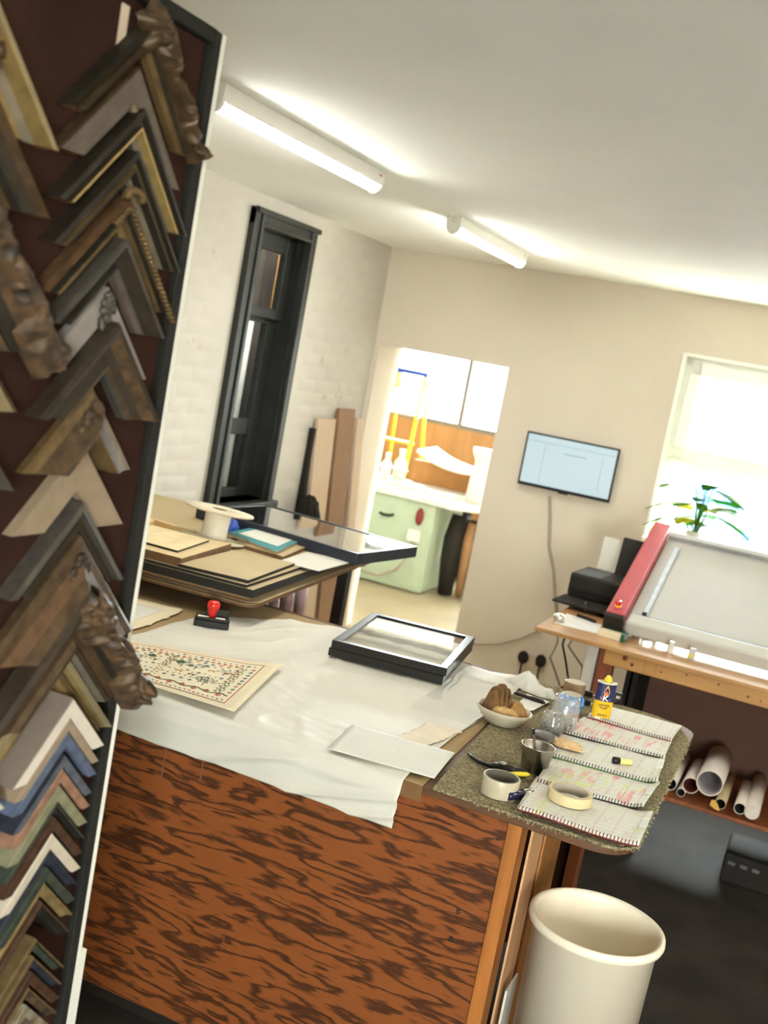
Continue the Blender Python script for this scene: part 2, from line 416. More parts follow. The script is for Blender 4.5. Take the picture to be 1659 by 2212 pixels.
b.box((-3.089, WY0 + .09, 1.95), (-3.051, WY1 - .14, 2.0)); b.box((-3.089, WY0 + .09, 1.335), (-3.051, WY1 - .14, 1.42)); b.box((-3.089, WY0 + .09, .985), (-3.051, WY1 - .14, 1.03))
b.box((-3.09, WY0 + .03, .985), (-3.05, WY0 + .09, 2.0)); b.box((-3.09, WY1 - .14, .985), (-3.05, WY1 - .03, 2.0))
b.build('sash', M['darkgreen'], wn, bevel=.003)
for z0, z1, x in ((2.035, 2.33, -3.03), (1.42, 1.95, -3.07), (1.03, 1.335, -3.07)):
    MB().box((x - .002, WY0 + .08, z0), (x + .002, WY1 - .12, z1)).build('pane', M['glass'], wn)
# the dark store room behind it
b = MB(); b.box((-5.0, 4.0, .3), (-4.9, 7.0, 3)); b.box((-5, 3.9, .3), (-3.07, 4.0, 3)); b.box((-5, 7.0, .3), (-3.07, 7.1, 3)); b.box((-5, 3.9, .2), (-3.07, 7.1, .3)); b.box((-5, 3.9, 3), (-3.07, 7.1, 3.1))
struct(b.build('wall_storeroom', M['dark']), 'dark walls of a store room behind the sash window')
f0 = onx(547, 692, -3.55); f1 = onx(507, 900, -3.55)  # white frame added to stand for the bright strip behind the panes
t = thing('picture_frame', 'tall white frame added for the bright strip behind the sash window', 'frame', (-3.55, f1.y - .02, .3), .0)
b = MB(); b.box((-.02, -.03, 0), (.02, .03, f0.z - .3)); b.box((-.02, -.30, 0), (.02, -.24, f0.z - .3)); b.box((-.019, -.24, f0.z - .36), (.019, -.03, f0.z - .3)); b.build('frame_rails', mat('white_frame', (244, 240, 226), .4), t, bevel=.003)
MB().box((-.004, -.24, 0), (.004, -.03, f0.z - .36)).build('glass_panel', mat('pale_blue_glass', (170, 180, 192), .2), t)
f2 = onx(596, 625, -3.7)
tag(MB().box((-.01, -.012, 0), (.01, .012, .42)).build('timber_strip', M['pine'], loc=(-3.7, f2.y, 2.051)), 'short pine strip on the cabinet behind the sash window', 'timber strip')
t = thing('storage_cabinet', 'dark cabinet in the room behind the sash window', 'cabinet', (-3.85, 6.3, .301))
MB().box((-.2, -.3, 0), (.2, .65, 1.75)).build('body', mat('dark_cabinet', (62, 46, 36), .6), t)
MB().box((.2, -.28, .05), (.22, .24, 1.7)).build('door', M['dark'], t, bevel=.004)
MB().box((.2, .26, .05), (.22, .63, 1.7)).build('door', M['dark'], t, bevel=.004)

# back wall with doorway and window
DS0 = onf(822, 740).dot(FDIR); DS1 = onf(1098, 795).dot(FDIR)
WS0, WS1, WB, WT = onf(1477, 761).dot(FDIR), .78, 1.12, 2.243
TH = -.45
b = MB()
fbox(b, -3.0 - .1, DS0, 0, TH, 0, CEIL); fbox(b, DS0, DS1, 0, TH, 1.962, CEIL); fbox(b, DS1, WS0, 0, TH, 0, CEIL)
fbox(b, WS0, WS1, 0, TH, 0, WB); fbox(b, WS0, WS1, 0, TH, WT, CEIL); fbox(b, WS1, 2.7, 0, TH, 0, CEIL)
struct(b.build('wall_back', M['wall']), 'cream plastered back wall with a doorway and a window')
# right wall and shop front (behind the camera) with its window opening
struct(MB().box((XR, YF - .2, 0), (XR + .15, 7.2, CEIL)).build('wall_right', M['wall']), 'cream plastered wall')
b = MB()
b.box((XL, YF - .15, 0), (XR, YF, .9)); b.box((XL, YF - .15, 2.3), (XR, YF, CEIL)); b.box((XL, YF - .15, .9), (.7, YF, 2.3)); b.box((1.7, YF - .15, .9), (XR, YF, 2.3))
struct(b.build('wall_front', M['wall']), 'cream plastered shop front wall')
wn = struct(thing('window_3', 'shop front window', 'window')); del wn['category']
b = MB(); b.box((.7, YF - .1, .9), (1.7, YF - .05, .96)); b.box((.7, YF - .1, 2.24), (1.7, YF - .05, 2.3))
for x in (.7, 1.17, 1.65): b.box((x, YF - .1, .9), (x + .05, YF - .05, 2.3))
b.build('frame', M['upvc'], wn)
for x in (.75, 1.22): MB().box((x, YF - .08, .96), (x + .42, YF - .075, 2.24)).build('pane', M['glass'], wn)
portal('daylight_front', (1.2, YF - .16, 1.6), (radians(90), 0, 0), 1.0, 1.4)

# window in the back wall
wn = struct(thing('window_2', 'cream framed window with a bright street outside', 'window')); del wn['category']
b = MB(); D0, D1 = -.06, -.13
fbox(b, WS0, WS0 + .075, D0, D1, WB, WT); fbox(b, WS1 - .075, WS1, D0, D1, WB, WT); fbox(b, WS0, WS1, D0, D1, WT - .07, WT); fbox(b, WS0, WS1, D0, D1, WB, WB + .08)
fbox(b, WS0, WS1, D0, D1, 1.565, 1.625)
b.build('frame', M['upvc'], wn, bevel=.006)
b = MB()
fbox(b, WS0 + .06, WS0 + .125, D0 + .03, D0 - .02, 1.61, WT - .05); fbox(b, WS0 + .06, .16, D0 + .03, D0 - .02, WT - .12, WT - .05); fbox(b, WS0 + .06, .16, D0 + .03, D0 - .02, 1.61, 1.69); fbox(b, .10, .16, D0 + .03, D0 - .02, 1.61, WT - .05)
b.build('top_light', M['upvc'], wn, bevel=.006)
b = MB(); fbox(b, WS0 + .26, WS0 + .40, D0 + .045, D0 + .03, 1.628, 1.645); b.build('stay_handle', M['upvc'], wn, bevel=.003)
for s0, s1, z0, z1 in ((WS0 + .12, .10, 1.69, WT - .12), (WS0 + .07, WS1 - .07, WB + .08, 1.565), (.16, WS1 - .07, 1.62, WT - .07)):
    b = MB(); fbox(b, s0, s1, -.095, -.1, z0, z1); b.build('pane', M['glass'], wn)
b = MB(); fbox(b, WS0 + .001, WS1 - .001, .09, -.06, WB - .035, WB + .005); b.build('sill', M['upvc'], wn, bevel=.005)
b = MB(); fbox(b, WS0 + .002, WS0 + .022, .012, -.06, WB, WT); fbox(b, WS0, WS1, .012, -.06, WT - .018, WT - .001); b.build('reveal_lining', M['upvc'], wn)
portal('daylight_back', fw((WS0 + WS1) / 2, TH - .02, (WB + WT) / 2), (radians(90), 0, pi + FA), WS1 - WS0, WT - WB)

# far room seen through the doorway
RY0, RY1 = 7.45, 11.3
struct(MB().box((-6.2, 6.98, -.05), (-1.3, RY1 + .2, .002)).build('floor', M['floor2']), 'sandy coloured floor of the far room')
b = MB(); b.box((-6.3, 7.2, 0), (-6.2, RY1, 2.7)); b.box((-1.4, RY0 + .05, 0), (-1.3, RY1, 2.7)); b.box((-6.3, 7.3, 0), (-3.2, 7.4, 2.7))
b.box((-6.2, RY1, 2.45), (-1.3, RY1 + .1, 2.7)); b.box((-6.2, RY1, 0), (-5.4, RY1 + .1, 2.7)); b.box((-1.7, RY1, 0), (-1.3, RY1 + .1, 2.7))
struct(b.build('wall_far_room', M['room2']), 'white walls of the far room')
b = MB(); b.box((-5.4, RY1 - .03, 0), (-1.7, RY1 + .1, 1.27))
struct(b.build('trim_1', mat('brown_panelling', (150, 110, 70), .6, var=.15, scale=3, stretch=(4, 1, .5))), 'brown wooden panelling below the far room window')
struct(MB().box((-6.3, 7.2, 2.7), (-1.3, RY1 + .2, 2.8)).build('ceiling', M['ceiling']), 'ceiling of the far room')
wn = struct(thing('window_4', 'wide bright window of the far room', 'window')); del wn['category']
b = MB(); b.box((-5.4, RY1 - .02, 1.25), (-1.7, RY1 + .06, 1.32)); b.box((-5.4, RY1, 2.38), (-1.7, RY1 + .06, 2.45))
for x in (-5.4, -4.6, -3.785, -2.9, -1.76): b.box((x, RY1, 1.27), (x + .05, RY1 + .06, 2.45))
b.build('frame', mat('grey_aluminium', (104, 100, 94), .5), wn)
for x in (-5.35, -4.55, -3.735, -2.85): MB().box((x, RY1 + .02, 1.32), (x + .8, RY1 + .025, 2.38)).build('pane', M['glass'], wn)
portal('daylight_far_room', (-3.5, RY1 + .12, 1.85), (radians(90), 0, pi), 3.7, 1.2)

# outside: pale building and a low blue van across the street
t = thing('house', 'pale rendered house across the street outside the window', 'house', (0, 19, -1.0))
M['house_pane'] = mat('house_pane', (66, 70, 78), .2)
wh = mat('grey_render', (128, 130, 126), .8, var=.04, scale=1)
MB().box((-3.6, 0, 0), (9, 4, 7)).build('walls', wh, t)
for x, z, ww in ((-1.75, 3.12, .38), (-.72, 3.12, .36), (-3.2, 2.6, .5), (2.6, 2.6, .5), (1.0, 2.6, .5)):
    f = MB().box((x, -.06, z), (x + ww, .05, z + .36)).build('window', M['upvc'], t)
    MB().box((x + .04, -.09, z + .04), (x + ww - .04, -.05, z + .32)).build('pane', M['house_pane'], f)
MB().box((-.95, -.08, 0), (-.85, .0, 2.2)).build('drainpipe', mat('pale_grey_pipe', (168, 170, 178), .5), t)
struct(MB().box((-45, -45, -1.3), (45, 45, -1.0)).build('ground', mat('grey_street', (176, 174, 168), .9, var=.05)), 'grey street outside')
t = thing('van', 'blue van parked outside the window', 'van', (.4, 12.6, -1.0))
vb = mat('blue_van_paint', (26, 58, 112), .4, var=.05)
b = MB(); b.prism([(-2.6, 0), (2.2, 0), (2.2, .9), (1.6, 1.02), (.9, 1.86), (-2.5, 1.92), (-2.62, 1.2)], 0, 1.7)
o = b.build('body', vb, t, rot=(radians(90), 0, 0), loc=(0, .85, .3), bevel=.06)
b = MB(); b.prism([(-2.4, 1.15), (-1.2, 1.15), (-1.2, 1.72), (-2.4, 1.72)], 0, .01); b.prism([(-1.1, 1.15), (.1, 1.15), (.1, 1.72), (-1.1, 1.72)], 0, .01)
b.build('side_windows', mat('van_glass', (70, 84, 100), .15), t, rot=(radians(90), 0, 0), loc=(0, -.86, .3))
for x in (-1.7, 1.3):
    b = MB(); b.lathe([(.06, -.1), (.34, -.1), (.34, .1), (.06, .1)], 20); b.build('wheel', M['black'], t, rot=(radians(90), 0, 0), loc=(x, -.75, .34))
# ================================================================== moulding sample board
BX = -1.0
bd = thing('sample_board', 'tall red-brown felt display board with black frame, hung with frame corners', 'display board', (BX, 1.515, 0))
MB().box((-.035, -2.0, 0), (0, 0, 2.345)).build('felt_panel', M['felt'], bd)
fr_ = mat('board_frame_black', (38, 36, 32), .75, var=.1, spec=.15)
b = MB(); b.box((0, -.021, 0), (.014, 0, 2.345)); b.box((0, -2.0, 2.324), (.014, -.021, 2.345)); b.build('frame', fr_, bd, bevel=.002)
MB().box((-.035, 0, 0), (.014, .0095, 2.345)).build('edge_strip', M['white'], bd)
MB().box((-.035, .0095, 0), (.012, .028, .845)).build('edge_strip', M['white'], bd)
MB().box((.0005, -.228, 2.225), (.0022, -.212, 2.312)).build('price_card', mat('card_label', (206, 186, 164), .7), bd)

def mould(col, var=.25, rough=.45, metal=.0, c2=None, scale=40):
    return mat('moulding_finish', col, rough, metal, var=var, scale=scale, c2=c2, bump=.15, bscale=120, stretch=(1, 1, 1), spec=.25)
FIN = {
    'umber': mould((53, 44, 33)), 'darkumber': mould((40, 35, 27)), 'bronze': mould((78, 61, 42), .35, .4, .3), 'taupe': mould((91, 79, 68), .15, .5),
    'gold': mould((139, 115, 72), .2, .35, .5), 'brightgold': mould((163, 137, 85), .15, .35, .4), 'dullgold': mould((100, 80, 50), .3, .4, .3), 'brown': mould((83, 60, 39), .3),
    'grey': mould((135, 126, 119), .08, .6), 'pewter': mould((85, 79, 70), .2, .4, .4), 'silverleaf': mould((122, 113, 98), .2, .35, .5), 'beige': mould((139, 120, 98), .08, .6),
    'blackwood': mould((34, 30, 26), .2), 'wornblack': mould((48, 42, 35), .4, .5, 0, (96, 72, 48)), 'champagne': mould((146, 130, 98), .12, .35, .4),
    'white': mould((197, 186, 171), .04, .5), 'boxgrey': mould((115, 102, 91), .06, .6), 'blue': mould((80, 88, 106), .2, .5), 'slate': mould((79, 81, 87), .3, .5),
    'pink': mould((132, 98, 78), .25, .5), 'sage': mould((119, 114, 89), .2, .5), 'olive': mould((109, 93, 59), .25, .5), 'navy': mould((42, 44, 52), .25, .4),
    'darkgreen': mould((53, 57, 48), .25, .4), 'darkbrown': mould((65, 44, 31), .3, .4), 'cream': mould((180, 167, 148), .06, .5), 'patina': mould((139, 135, 119), .35, .5, .2, (104, 78, 52)),
}
PROF = {   # (t across the width, height above the board)
    'scoop': [(0, .026), (.08, .032), (.2, .030), (.45, .017), (.72, .014), (.82, .020), (.92, .019), (1, .013)],
    'flat': [(0, .020), (.06, .022), (.12, .020), (.88, .019), (.94, .021), (1, .017)],
    'ridge': [(0, .020), (.12, .030), (.28, .022), (.5, .016), (.62, .024), (.72, .026), (.82, .018), (1, .012)],
    'reverse': [(0, .012), (.1, .016), (.3, .018), (.6, .026), (.8, .036), (.92, .038), (1, .030)],
    'step': [(0, .028), (.22, .030), (.26, .022), (.5, .020), (.54, .028), (.64, .028), (.7, .016), (1, .012)],
    'plain': [(0, .017), (1, .017)],
    'box': [(0, .048), (.06, .05), (.94, .05), (1, .047)],
    'boxridge': [(0, .046), (.1, .05), (.3, .05), (.4, .044), (1, .042)],
}
def chevron(y, z, L, c, prof, mats, label, group, depth=1.0, orn=None, lift=0.0, Ll=None):
    """a mitred corner of picture moulding hung point up; c = width along the cut"""
    t = thing('frame_corner', label, 'frame sample', (BX + lift, y, z), group=group)
    pr = PROF[prof]; n = len(pr)
    mm = [FIN[k] for k in mats] + [M['rawwood']]; em = len(mm) - 1
    for sg in (-1, 1):
        LL = (Ll or L) if sg < 0 else L
        q = MB(); vs = []
        for tt, h in pr:
            vs.append((h * depth, 0, -tt * c)); vs.append((h * depth, sg * (LL - tt * c), -LL))
        for tt in (1.0, 0.0):
            vs.append((0, 0, -tt * c)); vs.append((0, sg * (LL - tt * c), -LL))
        m_ = n + 2
        for i in range(m_ - 1):
            mi = min(i * (len(mats)) // max(1, n - 1), len(mats) - 1) if i < n - 1 else (len(mats) - 1 if i == n - 1 else 0)
            q.add([vs[2 * i], vs[2 * i + 1], vs[2 * i + 3], vs[2 * i + 2]], [(0, 1, 2, 3)], mi)
        q.add([vs[2 * (m_ - 1)], vs[2 * (m_ - 1) + 1], vs[1], vs[0]], [(0, 1, 2, 3)], 0)
        q.add([vs[2 * i + 1] for i in range(m_)], [tuple(range(m_))], em)
        q.add([vs[2 * i] for i in range(m_)], [tuple(range(m_))], em)
        q.build('moulding_arm', mm, t)
    if orn:
        kind, fin, side = orn
        q = MB(); rr = random.Random(int(z * 1000))
        if kind in ('carved', 'rosette'):
            R2 = sqrt(.5)
            for sd in side:
                def cf(u, v, sd=sd):
                    p = u * L * .995; f = u * 4.3 + .35
                    sc = abs(sin(f * 1.57)) ** .7 * (.35 + .65 * (1 if (u < .38 or u > .72) else .45)) + .25 * abs(noise.noise(Vector((u * 14, z * 9, 0))))
                    out = (.004 + .020 * sc) * (1.25 if kind == 'rosette' else 1.0)
                    inn = c * (.42 if u < .3 or u > .7 else .26)
                    w = inn - v * (inn + out)              # >0 inward of the outer edge, <0 beyond it
                    e = sin(pi * min(1, max(0, v))) ** .5
                    P = Vector((p * 55, w * 70, z * 31)); rg = 1 - 2.2 * abs(noise.noise(P)); rg2 = 1 - 2 * abs(noise.noise(P * 2.3))
                    h = .012 + .022 * e + e * (.0085 * rg + .004 * rg2) * (1.3 if kind == 'rosette' else 1)
                    for (pc, wc, rad) in ((L * .93, .004, .026), (.012, .012, .026)):
                        d = sqrt((p - pc) ** 2 + (w - wc) ** 2)
                        if d < rad: h += .007 * cos(d * 330) * (1 - d / rad) + .006 * (1 - d / rad)
                    if v > .999: h = .002
                    return (h * depth, sd * (p - w * R2 * 1.0) + sd * 0, -p - w * R2)
                q.grid(cf, 96, 18)
            def apexf(u, v):
                a = 2 * pi * u; rad = .030 * v * (1 + .22 * cos(5 * a + 1) + .1 * noise.noise(Vector((cos(a) * 2, sin(a) * 2, z))))
                P = Vector((rad * sin(a) * 80, rad * cos(a) * 80, z * 17))
                return ((.040 - .026 * v ** 2.5 + .008 * (1 - 2 * abs(noise.noise(P))) * (1 - v * .5)) * depth, rad * sin(a) + .004, -c * .20 + rad * cos(a) * 1.15)
            if side: q.grid(apexf, 40, 10)
        elif kind == 'rope':
            for sd in (-1, 1):
                for i in range(26 if sd > 0 else 5):
                    p = .004 + i * .0056
                    q.blob((.030, sd * p, -p - c * .30), .007, .0058, .0042, 0, 6, 4)
            for i in range(9):
                a = (i / 8 - .5) * pi
                q.blob((.033, .017 * sin(a), -c * .30 + .012 + .010 * cos(a)), .009, .006, .006, 0, 6, 4)
        elif kind == 'leaf':
            for i in range(15):
                f = i / 14
                q.blob((.021, rr.uniform(-.011, .011) * (1.1 - f * .4), -.012 - f * c * 1.05), .006, .006 + .004 * rr.random(), .0075, 0, 7, 4, .7, i * 1.3)
        elif kind == 'worn':
            for i in range(12):
                a = rr.uniform(-1, 1)
                q.blob((.024, a * .026, -abs(a) * .026 - c * rr.uniform(.25, .8)), .005, .008, .009, 0, 6, 4, .7, i)
        q.build('carved_ornament', FIN[fin], t)
    return t

G1 = 'ornate frame corners in the column beside the board edge'
YC = 1.333
tall = [
    (YC, 2.305, .150, .040, 'ridge', ('darkumber', 'bronze', 'umber', 'dullgold'), 'dark bronze frame corner with carved leafy right arm, topmost of its column', ('carved', 'bronze', (1,))),
    (1.317, 2.240, .137, .052, 'flat', ('bronze', 'taupe', 'taupe', 'taupe', 'champagne'), 'taupe flat frame corner just below the topmost carved one', None),
    (YC, 2.190, .149, .046, 'step', ('darkumber', 'umber', 'brightgold', 'silverleaf'), 'dark frame corner with a bright gold inner line, third from the top', None),
    (YC, 2.133, .147, .044, 'step', ('darkumber', 'dullgold', 'darkumber', 'silverleaf'), 'dark umber frame corner with pale inner lip, fourth from the top', None),
    (1.33, 2.071, .148, .046, 'ridge', ('brown', 'darkumber', 'dullgold', 'gold'), 'brown and gold frame corner with twisted rope trim', ('rope', 'dullgold', (1,))),
    (1.335, 2.014, .128, .050, 'scoop', ('pewter', 'umber', 'darkumber', 'pewter', 'taupe'), 'dark scooped frame corner directly above the pale grey one', None),
    (1.325, 1.945, .124, .047, 'plain', ('grey',), 'pale grey flat frame corner with carved leaf at its point', ('leaf', 'pewter', (1,))),
    (1.331, 1.899, .138, .074, 'scoop', ('umber', 'wornblack', 'umber', 'bronze', 'pewter'), 'broad dark brown frame corner directly below the pale grey one', None),
    (1.32, 1.806, .122, .072, 'reverse', ('dullgold', 'bronze', 'bronze', 'wornblack', 'dullgold'), 'antique gold frame corner with worn blackened point', ('worn', 'wornblack', (1,))),
    (1.322, 1.722, .124, .066, 'plain', ('beige',), 'plain beige flat frame corner in the middle of the column', None),
    (1.327, 1.640, .128, .062, 'step', ('pewter', 'umber', 'darkumber', 'bronze'), 'dark stepped frame corner directly below the plain beige one', None),
    (1.333, 1.592, .170, .094, 'reverse', ('bronze', 'brown', 'bronze', 'umber', 'dullgold'), 'broad bronze frame corner with carved right arm', ('worn', 'umber', (1,))),
    (1.338, 1.506, .184, .096, 'scoop', ('umber', 'darkumber', 'bronze', 'umber', 'silverleaf'), 'dark ornate frame corner with carved scroll overlapping the bench', ('rosette', 'wornblack', (1,))),
    (1.33, 1.420, .152, .050, 'ridge', ('champagne', 'olive', 'dullgold', 'gold'), 'slim antique gold frame corner, lowest of the ornate ones', None),
]
for i, (y, z, L, c, pf, ms, lb, orn) in enumerate(tall):
    chevron(y, z, L, c, pf, ms, lb, G1, depth=1.0 + .25 * (i in (11, 12)), orn=orn, lift=.001 + (.012 if i in (7, 11) else .02 if i == 12 else .006 if i in (8, 13) else 0))
G2 = 'box frame corners at the foot of the board'
boxes = [
    (1.350, .098, .030, 'box', ('boxgrey', 'white', 'white'), 'deep pale grey box frame corner, topmost of the box samples'),
    (1.318, .090, .018, 'box', ('beige',), 'narrow beige box frame corner under the big pale one'),
    (1.297, .090, .021, 'box', ('blue',), 'blue-grey box frame corner'),
    (1.262, .085, .018, 'box', ('navy', 'slate', 'slate'), 'slate grey box frame corner below the blue-grey one'),
    (1.240, .085, .020, 'box', ('pink',), 'pinkish brown box frame corner'),
    (1.213, .085, .023, 'box', ('sage',), 'sage green box frame corner in the middle of the box samples'),
    (1.187, .085, .020, 'boxridge', ('darkgreen', 'blackwood'), 'blackish green box frame corner below the sage one'),
    (1.163, .085, .020, 'box', ('darkbrown', 'umber'), 'dark brown box frame corner above the cream one'),
    (1.137, .086, .022, 'box', ('cream', 'white'), 'cream box frame corner amid dark ones'),
    (1.110, .085, .022, 'boxridge', ('navy',), 'navy black box frame corner below the cream one'),
    (1.083, .085, .021, 'box', ('darkgreen',), 'dark green box frame corner above the gold edged one'),
    (1.058, .085, .022, 'boxridge', ('gold', 'olive'), 'olive box frame corner with gold outer edge'),
    (1.028, .085, .022, 'boxridge', ('darkbrown', 'blackwood'), 'very dark brown box frame corner with a bare gap below it'),
    (.967, .085, .020, 'boxridge', ('dullgold', 'blackwood', 'darkgreen'), 'black box frame corner with thin gold edge below the bare gap'),
    (.938, .085, .020, 'boxridge', ('dullgold', 'navy'), 'dark navy box frame corner with thin gold edge, fifth from the bottom'),
    (.913, .085, .020, 'box', ('darkbrown', 'brown'), 'reddish brown box frame corner near the bottom of the board'),
    (.887, .085, .020, 'boxridge', ('dullgold', 'wornblack'), 'worn black box frame corner, last but one at the bottom'),
    (.857, .085, .020, 'box', ('patina',), 'grey-green box frame corner at the very bottom of the photo'),
]
for z, L, c, pf, ms, lb in boxes:
    chevron(1.343, z, L, c, pf, ms, lb, G2, lift=.001, Ll=L * 1.12)
G3 = 'frame corners in the column at the left edge'
YL = 1.03
left = [
    (2.238, .143, .075, 'scoop', ('champagne', 'gold', 'silverleaf', 'gold', 'gold'), 'pale gold broad frame corner at the top left edge', ('worn', 'bronze', (1,))),
    (2.164, .151, .085, 'ridge', ('bronze', 'umber', 'darkumber', 'dullgold'), 'dark brown and gold frame corner at the left edge', None),
    (2.037, .194, .115, 'scoop', ('wornblack', 'darkumber', 'wornblack'), 'big dark carved frame corner cut by the left edge', ('carved', 'wornblack', (1,))),
    (1.908, .142, .060, 'flat', ('bronze', 'champagne', 'champagne', 'champagne'), 'cream frame corner with brown outer edge at the left edge', None),
    (1.815, .151, .050, 'ridge', ('pewter', 'umber', 'dullgold'), 'small dark frame corner at the left edge below the cream one', None),
    (1.41, .193, .03, 'box', ('cream',), 'pinkish cream frame corner tip low at the left edge', None),
]
for i, (z, L, c, pf, ms, lb, orn) in enumerate(left):
    chevron(YL, z, L, c, pf, ms, lb, G3, orn=orn, lift=.001 + (.01 if i == 2 else 0))
# ================================================================== workbench
BZ = .93
wb = thing('workbench', 'big wooden workbench with swirled plywood front panel', 'workbench', (0, 0, 0))
def rr_poly(x0, y0, x1, y1, r, corners=(0, 1, 1, 0), n=6):
    P = []
    for k, (cx, cy, a0) in enumerate(((x0, y0, pi), (x1, y0, 1.5 * pi), (x1, y1, 0), (x0, y1, .5 * pi))):
        if corners[k]:
            ccx = cx + (r if cx == x0 else -r); ccy = cy + (r if cy == y0 else -r)
            P += [(ccx + r * cos(a0 + pi / 2 * i / n), ccy + r * sin(a0 + pi / 2 * i / n)) for i in range(n + 1)]
        else: P.append((cx, cy))
    return P
MB().prism(rr_poly(-2.88, 2.5, -.245, 3.7, .09), BZ - .019, BZ).build('worktop', mat('worn_worktop', (98, 66, 40), .6, var=.25, scale=12, stretch=(1, 5, 5)), wb, bevel=.003)
MB().box((-2.86, 2.53, .06), (-.53, 2.548, BZ - .019)).build('front_panel', M['ply'], wb)
MB().box((-.532, 2.522, 0), (-.497, 2.60, BZ - .019)).build('corner_post', mat('amber_post', (168, 104, 48), .45, var=.2, scale=5, stretch=(6, 6, .7)), wb, bevel=.003)
MB().box((-2.86, 2.57, 0), (-.56, 2.59, .06)).build('kickboard', M['black'], wb)
MB().box((-2.86, 3.60, .06), (-.51, 3.62, BZ - .019)).build('rear_panel', M['brownply'], wb)
MB().box((-.535, 3.54, 0), (-.497, 3.62, BZ - .019)).build('corner_post', M['redwood'], wb, bevel=.003)
for x in (-.56, -1.4, -2.1): MB().box((x, 2.55, .84), (x + .03, 3.6, BZ - .019)).build('bearer', M['redwood'], wb)
for (px, py) in ((990, 1968), (974, 2029)):
    p = ony(px, py, 2.5295)
    text('stamped_mark', 'B', .022, M['ink'], wb, p, (radians(90), 0, 0))
scr_ = mat('pale_scrape', (124, 82, 56), .8)
for (px, py, h) in ((362, 1600, .11), (440, 1640, .06)):
    p = ony(px, py, 2.5295); MB().box((p.x - .0022, 2.5293, p.z - h), (p.x + .0022, 2.531, p.z + .01)).build('paint_scrape', scr_, wb)
p = ony(483, 2030, 2.5295); MB().box((p.x - .001, 2.5293, p.z - .03), (p.x + .001, 2.531, p.z + .03)).build('paint_scrape', scr_, wb)
for (px, py) in ((1040, 2080), (1046, 2028), (1030, 2195), (1068, 1812), (912, 1990), (905, 1900)):
    p = ony(px, py, 2.53); MB().lathe([(0, 0), (.003, 0), (.003, -.002), (0, -.002)], 8).build('nail_head', M['oakdark'], wb, loc=(p.x, 2.5285, p.z), rot=(radians(90), 0, 0))

# sheets stored upright at the open end of the bench
def sheet(name, label, mt, x, y0, y1, z0, z1, wav=.0, th=.006):
    q = MB(); n = 14
    P = [(y0, z0)] + [(y1 + wav * sin(i / n * 7.0), z0 + (z1 - z0) * i / n) for i in range(n + 1)] + [(y0, z1)]
    q.prism([(a, c_) for a, c_ in P], 0, th)
    o = q.build(name, mt, loc=(x, 0, 0), rot=(radians(90), 0, radians(90)), bevel=.001)
    return tag(o, label, 'board', 'sheets stored at the bench end')
sheet('storage_sheet', 'peach coloured sheet standing against the bench end', mat('peach_mdf', (214, 164, 118), .7, var=.04), -.494, 2.625, 2.80, 0, .893, .012)
sheet('storage_sheet', 'amber brown sheet behind the peach one at the bench end', mat('amber_hardboard', (158, 106, 52), .6, var=.15, scale=4, stretch=(5, 5, .8)), -.486, 2.765, 3.02, 0, .893, .02)
sheet('storage_sheet', 'white sheet standing low between bench end and bin', M['paper'], -.470, 2.60, 2.70, 0, .46, .0)

# ------------------------------------------------ coverings of the bench top
KZ = BZ + .0012
def bil(P, u, v):
    return P[0] * (1 - u) * (1 - v) + P[1] * u * (1 - v) + P[2] * u * v + P[3] * (1 - u) * v
def crease(x, y, s=1.0):
    a = abs(noise.noise(Vector((x * 3.1, y * 2.3, 1.7)))); c_ = abs(noise.noise(Vector((x * 7.3 + 4, y * 5.1, 5.7))))
    return s * (.010 * max(0, .25 - a) * 4 * .35 + .004 * max(0, .2 - c_) * 5 * .4 + .0012 * noise.noise(Vector((x * 25, y * 25, 3))))
def kfn(u, v):
    y = 3.66 - min(1, v / .97) * 1.163; x = -2.5 + u * (1.70 + .055 * v)
    z = KZ + .0010 * (noise.noise(Vector((x * 4, y * 4, 0))) + 1)
    if v > .97: z -= .042 * (v - .97) / .03 * (1 + .2 * noise.noise(Vector((x * 30, 1, 1))))
    return (x, y, z)
kc = thing('kraft_paper_cover', 'brown kraft paper laid under the white tissue on the bench', 'paper sheet')
MB().grid(lambda u, v: kfn(u, v * .97), 60, 90).build('sheet', M['kraft'], kc, solid=.0006)
MB().grid(lambda u, v: kfn(u, .962 + v * .038), 60, 12).build('taped_edge', mat('brown_tape_edge', (128, 94, 62), .35, var=.12, scale=20), kc)
def tis(u, v):
    S = v * 1.37                                  # distance from the rear edge over the top and down the front
    wob = .014 * noise.noise(Vector((v * 5, 2.2, .4)))
    x0 = -1.87 + .03 * noise.noise(Vector((v * 7, .3, 1))) - .12 * max(0, (v - .55) / .45); x1 = -.80 + wob
    if v < .28: x0 += .35 * ((.28 - v) / .28) ** 1.4
    x = x0 + u * (x1 - x0)
    yr = 3.655; top = yr - 2.497
    if S < top:
        y = yr - S; k = min(1, (top - S) / .05)
        if -1.28 < x < -.80 and 2.72 < y < 3.5: k *= .3
        z = KZ + .0035 + 1.9 * crease(x, y) * k
    else:
        a = min((S - top) / .018, pi / 2); d = max(0, S - top - .018 * pi / 2)
        y = 2.497 - .012 * sin(a) - .006 * (1 + noise.noise(Vector((x * 4, 8, 2)))) * min(1, d / .05) - .035 * max(0, .3 - abs(noise.noise(Vector((x * 5 + d * 9, d * 4, 3))))) * min(1, d / .05)
        z = KZ + .0035 - .012 * (1 - cos(a)) - d * (.55 + .05 * u)
    return (x, y, z)
tag(MB().grid(tis, 130, 190).build('tissue_paper_sheet', M['tissue'], solid=.0004), 'creased white tissue paper draped over the bench front edge', 'paper sheet')
